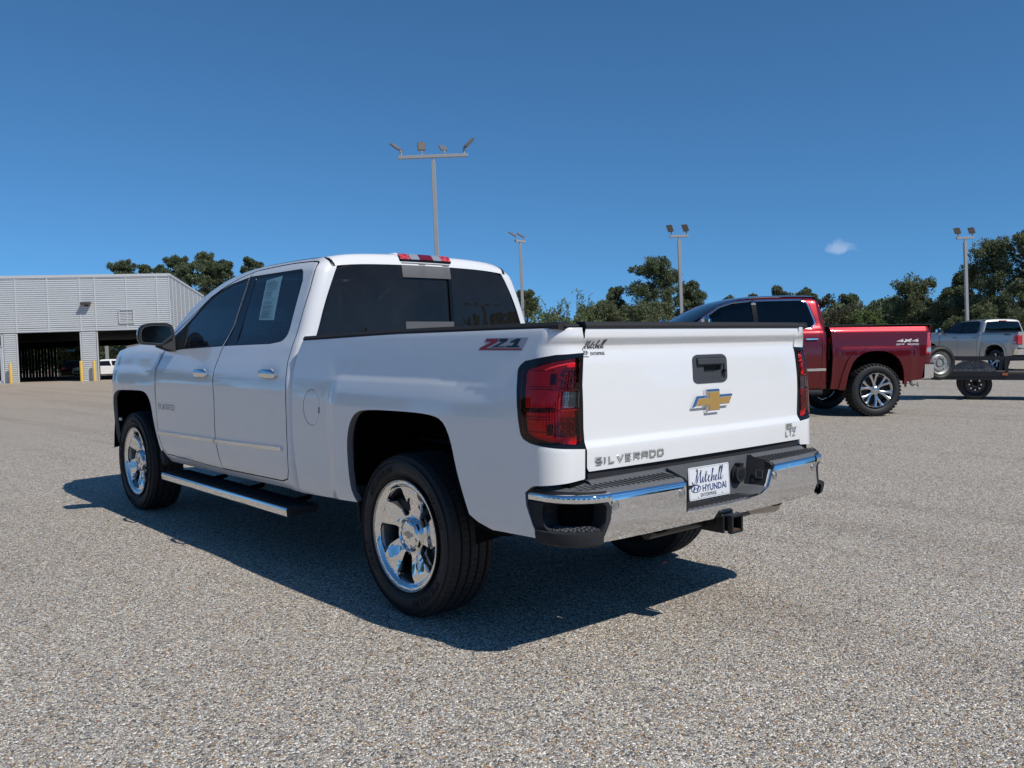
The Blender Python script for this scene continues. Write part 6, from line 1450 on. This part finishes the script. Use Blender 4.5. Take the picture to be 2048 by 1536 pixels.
# ------------------------------------------------------------------ light poles
POLEM = simple('pole_paint', (.36, .36, .35), .5, .2, vary=.08, vscale=2)
HEADM = simple('lamp_housing', (.17, .17, .18), .5, .3); LEDM = simple('led_panel', (.24, .20, .165), .35)
Fg = (CF - UP * CF.dot(UP)).normalized(); Rg = Fg.cross(UP)
def flood(name, parent, p, yaw, pitch, s=1.0, fins=False):
    """flood light head on a short knuckle; yaw 0 faces the camera"""
    M = Matrix((Rg, Fg, UP)).transposed().to_4x4(); M.translation = p
    h = bpy.data.objects.new(name, None); COL.objects.link(h); h.parent = parent; h.matrix_parent_inverse = parent.matrix_world.inverted(); h.matrix_world = M @ Matrix.Rotation(yaw, 4, 'Z') @ Matrix.Scale(s, 4)
    g = G(); g.tube([(0, 0, 0), (0, 0, .16)], .035, 8); g.box((0, 0, .17), (.10, .08, .08), bev=.015); g.build('knuckle', POLEM, h)
    R_ = Matrix.Rotation(pitch, 3, 'X')
    g = G(); g.box(Vector((0, 0, .20)) + R_ @ Vector((0, 0, .24)), (.40, .07, .44), R_, bev=.02); g.build('housing', HEADM, h)
    g = G(); g.box(Vector((0, 0, .20)) + R_ @ Vector((0, -.038, .26)), (.34, .012, .34), R_); g.build('led_panel', LEDM, h)
    if fins:
        g = G()
        for i in range(7): g.box(Vector((0, 0, .20)) + R_ @ Vector((-.15 + i * .05, .05, .26)), (.008, .07, .40), R_)
        g.build('cooling_fins', HEADM, h)['kind'] = 'stuff'
    return h
def light_pole(base, H, w, arm, heads, label, armyaw=0., z0=-.3, grp='light poles of the lot'):
    M = Matrix((Rg, Fg, UP)).transposed().to_4x4(); M.translation = base
    r_ = thing('light_pole', label, 'light pole', group=grp, mat=M)
    bpy.context.view_layer.update()
    g = G(); V = []
    g.box((0, 0, (H + z0) / 2), (w, w, H - z0), bev=.01, taper=.9); g.build('pole', POLEM, r_)
    g = G(); g.box((0, 0, .25), (w * 3.2, w * 3.2, .7), bev=.03); g.build('concrete_base', simple('concrete', (.36, .35, .33), .9, vary=.1) if 'concrete' not in bpy.data.materials else bpy.data.materials['concrete'], r_)
    A = Matrix.Rotation(armyaw, 3, 'Z')
    g = G(); g.tube([(0, 0, H - .02), (0, 0, H + .16)], w * .28, 8); g.box((0, 0, H + .19), (arm, .12, .12), A, bev=.01); g.build('cross_arm', POLEM, r_)
    for (t, yaw, pitch, s, fins) in heads: flood('flood_light', r_, base + UP * (H + .24) + (Rg * math.cos(armyaw) + Fg * math.sin(armyaw)) * (arm * t), yaw, pitch, s, fins)
    return r_
def pole_at(pxt, pyt, D):
    """foot of a plumb pole whose top shows at this photograph pixel, and its height"""
    top = at(pxt, pyt, D); k = (top.z - ground_z(top.x, top.y)) / UP.z; base = top - UP * k
    return base, k
b_, H_ = pole_at(866.5, 323, 33.0)
light_pole(b_, H_, .155, 2.58, [(-.46, 1.15, -.9, 1.0, False), (-.16, .15, .05, .74, True), (.165, math.pi + .45, .75, .72, False), (.445, math.pi / 2 + .12, .85, 1.1, False)], 'tall light pole behind the white cab with four flood lights on a long cross arm')
b_, H_ = pole_at(1040.5, 490, 48.0)
light_pole(b_, H_, .16, .80, [(-.42, 1.15, -.95, .95, False), (.42, 1.15, -.95, .95, False)], 'light pole just right of the white cab, two flood lights turned left', .85)
b_, H_ = pole_at(1358, 480, 45.0)
light_pole(b_, H_, .155, .95, [(-.40, -.75, .55, .86, False), (.42, -.75, .55, .86, False)], 'light pole rising behind the windshield of the red pickup, two flood lights', .05)
b_, H_ = pole_at(1930, 483, 48.0)
light_pole(b_, H_, .155, .95, [(-.38, -.85, .65, .84, False), (.45, -.85, .65, .84, False)], 'light pole above the silver pickup at the right edge, two flood lights', .05)
b_, H_ = pole_at(1934, 616, 100.0)
light_pole(b_, H_, .17, 1.5, [(-.40, 0, .9, 1.0, False), (.45, 0, .9, 1.0, False)], 'low distant light fixture in front of the dark trees, lined up with the right-hand pole', 0)
b_, H_ = pole_at(213, 686, 88.0)
light_pole(b_, H_, .26, .3, [], 'light pole seen through the right-hand service bay above the white car', 0)
# ------------------------------------------------------------------ trees
def leaf_mat(name, c0, c1, c2):
    a = N(name); rn = a.node('NewGeometry').outputs['Random Per Island']
    c = a.ramp(rn, [(0, c0), (.5, c1), (1, c2)]); a.set(base=c, rough=.55, spec=.3)
    tr = a.node('BsdfTranslucent', {'Color': c}); mx = a.node('MixShader', {0: .40, 1: a.b.outputs[0], 2: tr.outputs[0]}); a.l.new(mx.outputs[0], a.o.inputs[0]); return a.m
PINE = leaf_mat('pine_needles', (.080, .115, .060), (.150, .190, .100), (.26, .28, .155))
OAK = leaf_mat('oak_leaves', (.080, .105, .056), (.150, .182, .090), (.28, .29, .15))
PALE = leaf_mat('pale_leaves', (.085, .125, .045), (.160, .215, .075), (.25, .30, .12))
DRY = leaf_mat('sparse_brown_leaves', (.06, .06, .035), (.10, .095, .055), (.15, .13, .08))
BARK = simple('bark', (.11, .085, .065), .9, vary=.3, vscale=3)
def leaves(name, centers, radii, per, size, mat, parent, flat=1.0, aspect=2.0, up=.2):
    n = len(centers); C_ = np.repeat(np.array(centers), per, 0); R_ = np.repeat(np.array(radii), per)
    m_ = len(C_); d = rng.normal(size=(m_, 3)); d /= np.linalg.norm(d, axis=1)[:, None]; r = rng.uniform(.25, 1, m_) ** .6
    P = C_ + d * (R_ * r)[:, None] * np.array([1, 1, flat])
    a = rng.normal(size=(m_, 3)) * .55 + d; a[:, 2] += up; a /= np.linalg.norm(a, axis=1)[:, None]
    b = np.cross(a, rng.normal(size=(m_, 3))); b /= np.linalg.norm(b, axis=1)[:, None]
    s = size * rng.uniform(.6, 1.35, m_)
    A_ = a * (s * aspect / 2)[:, None]; B_ = b * (s / 2)[:, None]
    V = np.stack([P - A_, P + B_, P + A_, P - B_], 1).reshape(-1, 3)
    me = bpy.data.meshes.new(name); me.vertices.add(len(V)); me.vertices.foreach_set('co', V.ravel().astype(np.float32))
    me.loops.add(4 * m_); me.loops.foreach_set('vertex_index', np.arange(4 * m_, dtype=np.int32)); me.polygons.add(m_)
    me.polygons.foreach_set('loop_start', np.arange(0, 4 * m_, 4, dtype=np.int32)); me.polygons.foreach_set('loop_total', np.full(m_, 4, dtype=np.int32)); me.update(); me.materials.append(mat)
    o = bpy.data.objects.new(name, me); COL.objects.link(o); o.parent = parent; o['kind'] = 'stuff'; return o
def tree(label, px, ytop, D, wpx, kind, ylow=None, dens_=1.0, grp=None, name='tree', lean=0., seed=0, mat=None, lobes=None):
    """px,ytop: where the top shows; wpx: crown width in photograph pixels; ylow: where the crown ends below"""
    rs = np.random.default_rng(seed + int(px)); ppm = FX / D; top = at(px, ytop, D); H = (top.z - ground_z(top.x, top.y)) / UP.z; base = top - UP * H
    M = Matrix((Rg, Fg, UP)).transposed().to_4x4(); M.translation = base - UP * .1
    r_ = thing(name, label, 'tree', group=grp, mat=M); W = wpx / ppm; ch = min(H * .95, ((ylow - ytop) / ppm) if ylow else H * .6)
    cen = []; rad = []; z0 = H - ch
    if lobes is None:
        lobes = []; nl = int(min(40, max(17, W * ch / 1.3)))
        for i in range(nl):
            t = rs.uniform(0, 1) ** .8; z = z0 + ch * (.10 + .84 * t); ww = W / 2 * (math.sqrt(max(.03, 1 - ((t - .38) / .66) ** 2)) if kind != 'pine' else (1.0 - .62 * max(0, t - .25) / .75) * (.55 + .45 * min(1, t * 4)))
            a = rs.uniform(0, 2 * math.pi); q = rs.uniform(.35, 1.0) * ww * .84; lobes.append((q * math.cos(a), q * math.sin(a) * .8, z, (.150 if kind == 'pine' else .165) * rs.uniform(.75, 1.35) * max(W, 2.2) ** .92))
        lobes.append((0, 0, H - .09 * W, .12 * W))
    for (x, y, z, R_) in lobes:
        k = int(7 if kind == 'pine' else 8)
        for j in range(k):
            d = rs.normal(size=3); d /= np.linalg.norm(d); d *= R_ * rs.uniform(.4, 1.35); cen.append((x + d[0], y + d[1], min(z + d[2] * (.55 if kind == 'pine' else .75), H - .05))); rad.append(R_ * rs.uniform(.36, .72))
    sz = {'pine': .072, 'oak': .095, 'shrub': .12, 'dry': .11, 'vine': .11}[kind] * (D / 70) ** .8
    per = int(dens_ * {'pine': 115, 'oak': 125, 'shrub': 44, 'dry': 18, 'vine': 40}[kind])
    leaves('crown', cen, rad, per, sz, mat or {'pine': PINE, 'oak': OAK, 'shrub': PALE, 'dry': DRY, 'vine': PALE}[kind], r_, 1.0, 2.6 if kind == 'pine' else 1.5, .35)
    g = G(); tr_ = max(.10, W * .03); g.tube([(0, 0, 0), (.1 * lean, 0, H * .35), (.25 * lean, 0, H * .65), (.3 * lean, 0, H * .93)], [tr_, tr_ * .8, tr_ * .5, tr_ * .15], 8)
    for (x, y, z, R_) in lobes[:26]:
        zb = max(z0 * .6, z - rs.uniform(.6, 1.8)); g.tube([(.2 * lean, 0, zb), (x * .5, y * .5, (zb + z) / 2 + .15), (x, y, z)], [tr_ * .30, tr_ * .18, .02], 5, False)
    g.build('trunk', BARK, r_); return r_
pines = 'pine trees behind the service building'
tree('tallest round pine crown behind the building, just left of the cab', 402, 505, 92, 84, 'pine', 596, 1.15, pines, 'pine_tree')
tree('broad pine standing just right of the building corner', 350, 511, 96, 84, 'pine', 585, 1.1, pines, 'pine_tree')
tree('pine behind the building roof, leftmost of the group', 246, 520, 94, 72, 'pine', 570, 1.0, pines, 'pine_tree')
tree('small pine filling the gap beside the leftmost pine', 291, 529, 97, 44, 'pine', 575, 1.0, pines, 'pine_tree')
tree('pine crown touching the front of the white cab roof', 449, 518, 90, 62, 'pine', 600, 1.1, pines, 'pine_tree')
tree('pine crown rising behind the middle of the cab roof', 496, 513, 94, 46, 'pine', 585, 1.1, pines, 'pine_tree')
tree('dense pine mass between the two biggest pines, behind the building corner', 376, 522, 88, 80, 'pine', 610, 1.1, pines, 'pine_tree')
tree('lower pine filling the gap above the building side wall', 425, 532, 93, 70, 'pine', 620, 1.1, pines, 'pine_tree')
tree('short pine at the building corner', 322, 527, 95, 60, 'pine', 600, 1.1, pines, 'pine_tree')
tree('little pine tip showing just above the cab roof', 521, 524, 98, 24, 'pine', 575, 1.1, pines, 'pine_tree')
for i, (px, yt, w) in enumerate(((180, 640, 130), (60, 645, 130), (290, 640, 140), (400, 620, 120), (500, 620, 120), (600, 630, 120))):
    tree('dark low tree on the far side of the service building, %s' % ('seen through the right bay', 'seen through the left bay', 'behind the right corner', 'under the tallest pine', 'hidden by the white cab', 'behind the cab window')[i], px, yt, 105, w, 'oak', 765, .7, 'low trees beyond the building')
mid = 'trees beyond the lot, middle'
tree('tall pine with a knobbly open top between the cab and the red pickup', 1306, 514, 62, 150, 'pine', 655, 1.6, mid, 'pine_tree', lobes=None)
tree('low pine shoulder right of the light pole', 1378, 562, 64, 90, 'pine', 655, 1.3, mid, 'pine_tree')
tree('small pine spur on the left of the tall knobbly pine', 1232, 574, 63, 44, 'pine', 655, 1.2, mid, 'pine_tree')
tree('dark scrubby pine behind the tailgate left half', 1200, 606, 60, 90, 'oak', 668, 1.1, mid, 'tree')
tree('narrow dark tree right against the white cab', 1052, 582, 66, 30, 'oak', 640, 1.1, mid, 'tree')
tree('bushy dark tree behind the pickup bed, low and wide', 1300, 610, 59, 150, 'oak', 672, 1.1, mid, 'tree')
for i, (px, yt, w, D, kd) in enumerate(((590, 575, 90, 96, 'oak'), (660, 560, 100, 92, 'pine'), (735, 570, 90, 90, 'oak'), (800, 556, 100, 86, 'pine'), (870, 572, 90, 82, 'oak'), (930, 560, 90, 78, 'pine'), (985, 585, 80, 72, 'oak'))):
    tree('tree hidden by the white cab from the photographer, %s in the row' % ('first', 'second', 'third', 'fourth', 'fifth', 'sixth', 'last')[i], px, yt, D, w, kd, 700, 1.0, mid, 'pine_tree' if kd == 'pine' else 'tree')
def shrub(label, px, ytop, D, wpx, nst, grp, mat=PALE, seed=1):
    rs = np.random.default_rng(seed + int(px)); ppm = FX / D; top = at(px, ytop, D); H = (top.z - ground_z(top.x, top.y)) / UP.z; base = top - UP * H
    M = Matrix((Rg, Fg, UP)).transposed().to_4x4(); M.translation = base - UP * .1; r_ = thing('shrub', label, 'shrub', group=grp, mat=M); W = wpx / ppm
    cen = []; rad = []; g = G()
    for i in range(int(26 * W / 3)):
        x = rs.uniform(-.5, .5) * W; z = H * rs.uniform(.2, .78) * (1 - .5 * (2 * x / W) ** 2); cen.append((x, rs.uniform(-.8, .8), z)); rad.append(rs.uniform(.25, .5))
    leaves('foliage', cen, rad, 120, .075, mat, r_, 1, 1.7, .3)
    cen = []; rad = []
    for i in range(nst):
        x = rs.uniform(-.45, .45) * W; h = H * rs.uniform(.82, 1.0); dx = rs.uniform(-.5, .5); y = rs.uniform(-.5, .5)
        P = smooth_line([(x, y, H * .4), (x + dx * .3, y, h * .75), (x + dx * .7, y, h * .93), (x + dx * 1.3, y, h * rs.uniform(.93, 1.02))], .12); g.tube(P, .012, 4, False)
        for p in P[3:]:
            if rs.random() < .75: cen.append((p[0] + rs.normal() * .04, p[1], p[2] + rs.normal() * .04)); rad.append(.10)
    if cen: leaves('sprays', cen, rad, 6, .055, mat, r_, 1, 1.8, .2); g.build('stem', BARK, r_); return r_
vg = 'vine-covered shrubs behind the bed'
shrub('tangled pale vine clump right beside the white cab', 1078, 600, 40, 66, 5, vg)
shrub('tall wispy vine sprays against the sky', 1118, 582, 41, 80, 9, vg)
shrub('wispy vine clump with one spray reaching highest right', 1166, 572, 42, 92, 9, vg)
shrub('dense vine mound behind the middle of the bed rail', 1235, 612, 43, 110, 2, vg)
shrub('low green mound behind the tailgate', 1310, 622, 44, 110, 0, vg, OAK)
right = 'trees beyond the lot, right'
for i, (px, yt, w, D, kd, lab) in enumerate(((1455, 592, 60, 78, 'oak', 'low dark tree above the red pickup windshield'), (1510, 588, 70, 80, 'oak', 'low rounded tree above the red roof, left end'), (1560, 573, 76, 79, 'oak', 'dome-shaped tree peeking over the red roof'), (1612, 576, 70, 80, 'oak', 'taller rounded tree over the red pickup roof'), (1655, 588, 80, 70, 'dry', 'thin greyish half-bare tree right of the red cab'),
                                      (1700, 590, 80, 72, 'oak', 'dark oak behind the red pickup bed'), (1690, 612, 100, 62, 'dry', 'brownish scrub tree above the red bed rail'), (1752, 600, 70, 74, 'oak', 'dark oak in the dip of the tree line'), (1842, 554, 150, 60, 'oak', 'big rounded dark oak left of the right-hand light pole'), (1900, 600, 120, 56, 'oak', 'dark oak low behind the silver pickup'), (1985, 482, 150, 54, 'oak', 'tall spreading tree right of the right-hand light pole'),
                                      (2062, 446, 90, 52, 'oak', 'tallest tree, cut by the right edge of the picture'), (2040, 560, 130, 50, 'oak', 'dense lower tree at the right edge'), (1950, 610, 110, 50, 'oak', 'undergrowth tree behind the silver roof'), (2120, 520, 160, 52, 'oak', 'wide tree mostly outside the right edge'), (1790, 590, 90, 66, 'oak', 'rounded oak filling in left of the big right-hand oak'), (1475, 604, 90, 72, 'oak', 'bushy oak low behind the red windshield'), (1590, 600, 110, 74, 'oak', 'wide oak hidden behind the red roof'), (1925, 545, 110, 58, 'oak', 'oak crown just behind the right-hand light pole'), (1735, 622, 110, 60, 'shrub', 'paler leafy tree low behind the red bed'))):
    tree(lab, px, yt, D, w, kd, min(735, yt + (w * 1.6 if w > 100 else 130)), 1.35 if w > 100 else 1.1, right, 'tree', seed=i)
# dark undergrowth so the wood reads closed near the ground
def thicket(label, px0, px1, y0, D, n, seed):
    rs = np.random.default_rng(seed); cen = []; rad = []
    for i in range(n):
        px = rs.uniform(px0, px1); p = at(px, rs.uniform(y0, 735), D + rs.uniform(0, 6)); cen.append(tuple(p)); rad.append(rs.uniform(.6, 1.1))
    o = leaves('thicket', cen, rad, 90, .22, OAK, None, 1, 1.5, .3); tag(o, label, None, None, 'stuff')
thicket('dense undergrowth along the far edge of the lot', 980, 1480, 640, 66, 260, 1); thicket('undergrowth behind the white cab', 560, 1010, 650, 84, 300, 6); thicket('dense undergrowth under the right-hand trees', 1440, 2200, 625, 64, 520, 2)
thicket('undergrowth beyond the service building', -150, 640, 684, 112, 620, 3)
# wood behind and beside the photographer: seen only in paint, chrome and glass
back = 'trees behind the photographer'
for i in range(23):
    a = math.radians(3 + i * 12.5); R_ = 62 + 6 * (i % 3); p = Vector((CAM.x + R_ * math.cos(a), CAM.y + R_ * math.sin(a), 0)); H = 6.5 + 2.2 * ((i * 7) % 4) / 3
    if i == 0:
        M = Matrix.Translation(p); r_ = thing('tree', 'oak behind the photographer, mirrored in the paint', 'tree', group=back, mat=M)
        rs = np.random.default_rng(5); cen = [((rs.random() - .5) * 9, (rs.random() - .5) * 6, .6 + rs.random() * 6.6) for _ in range(70)]; leaves('crown', cen, [1.3] * 70, 60, .40, OAK, r_, 1, 1.5, .3)
        g = G(); g.tube([(0, 0, 0), (0, 0, 5)], [.3, .12], 8); g.build('trunk', BARK, r_); first = r_
    else:
        c = copy_tree(first); c.matrix_world = Matrix.Translation(p) @ Matrix.Rotation(i * 1.3, 4, 'Z') @ Matrix.Diagonal((1, 1, H / 7, 1))
# a pole behind the photographer, mirrored in the rear glass
dv = (at(958, 641, 1.0) - CAM).normalized(); hp = CAM + dv * ((1.112 - CAM.x) / dv.x); nr = Vector((-1, 0, .085)).normalized(); rf_ = dv - nr * (2 * dv.dot(nr)); tp = hp + rf_ * 42
light_pole(Vector((tp.x, tp.y, 0)) - UP * .02, tp.z, .155, 2.58, [(-.46, 1.15, -.9, .85, False), (-.16, .15, .05, .80, True), (.165, math.pi + .45, .55, .80, False), (.445, math.pi / 2 + .12, .85, 1.0, False)], 'light pole behind the photographer, seen only as a reflection in the rear window', .6)
# overhead wire beyond the building
g = G(); g.tube([at(-200, 688, 92), at(700, 694, 92)], .02, 4); tag(g.build('power_line', BLACKM, None), 'thin overhead wire crossing behind the service building', 'wire')
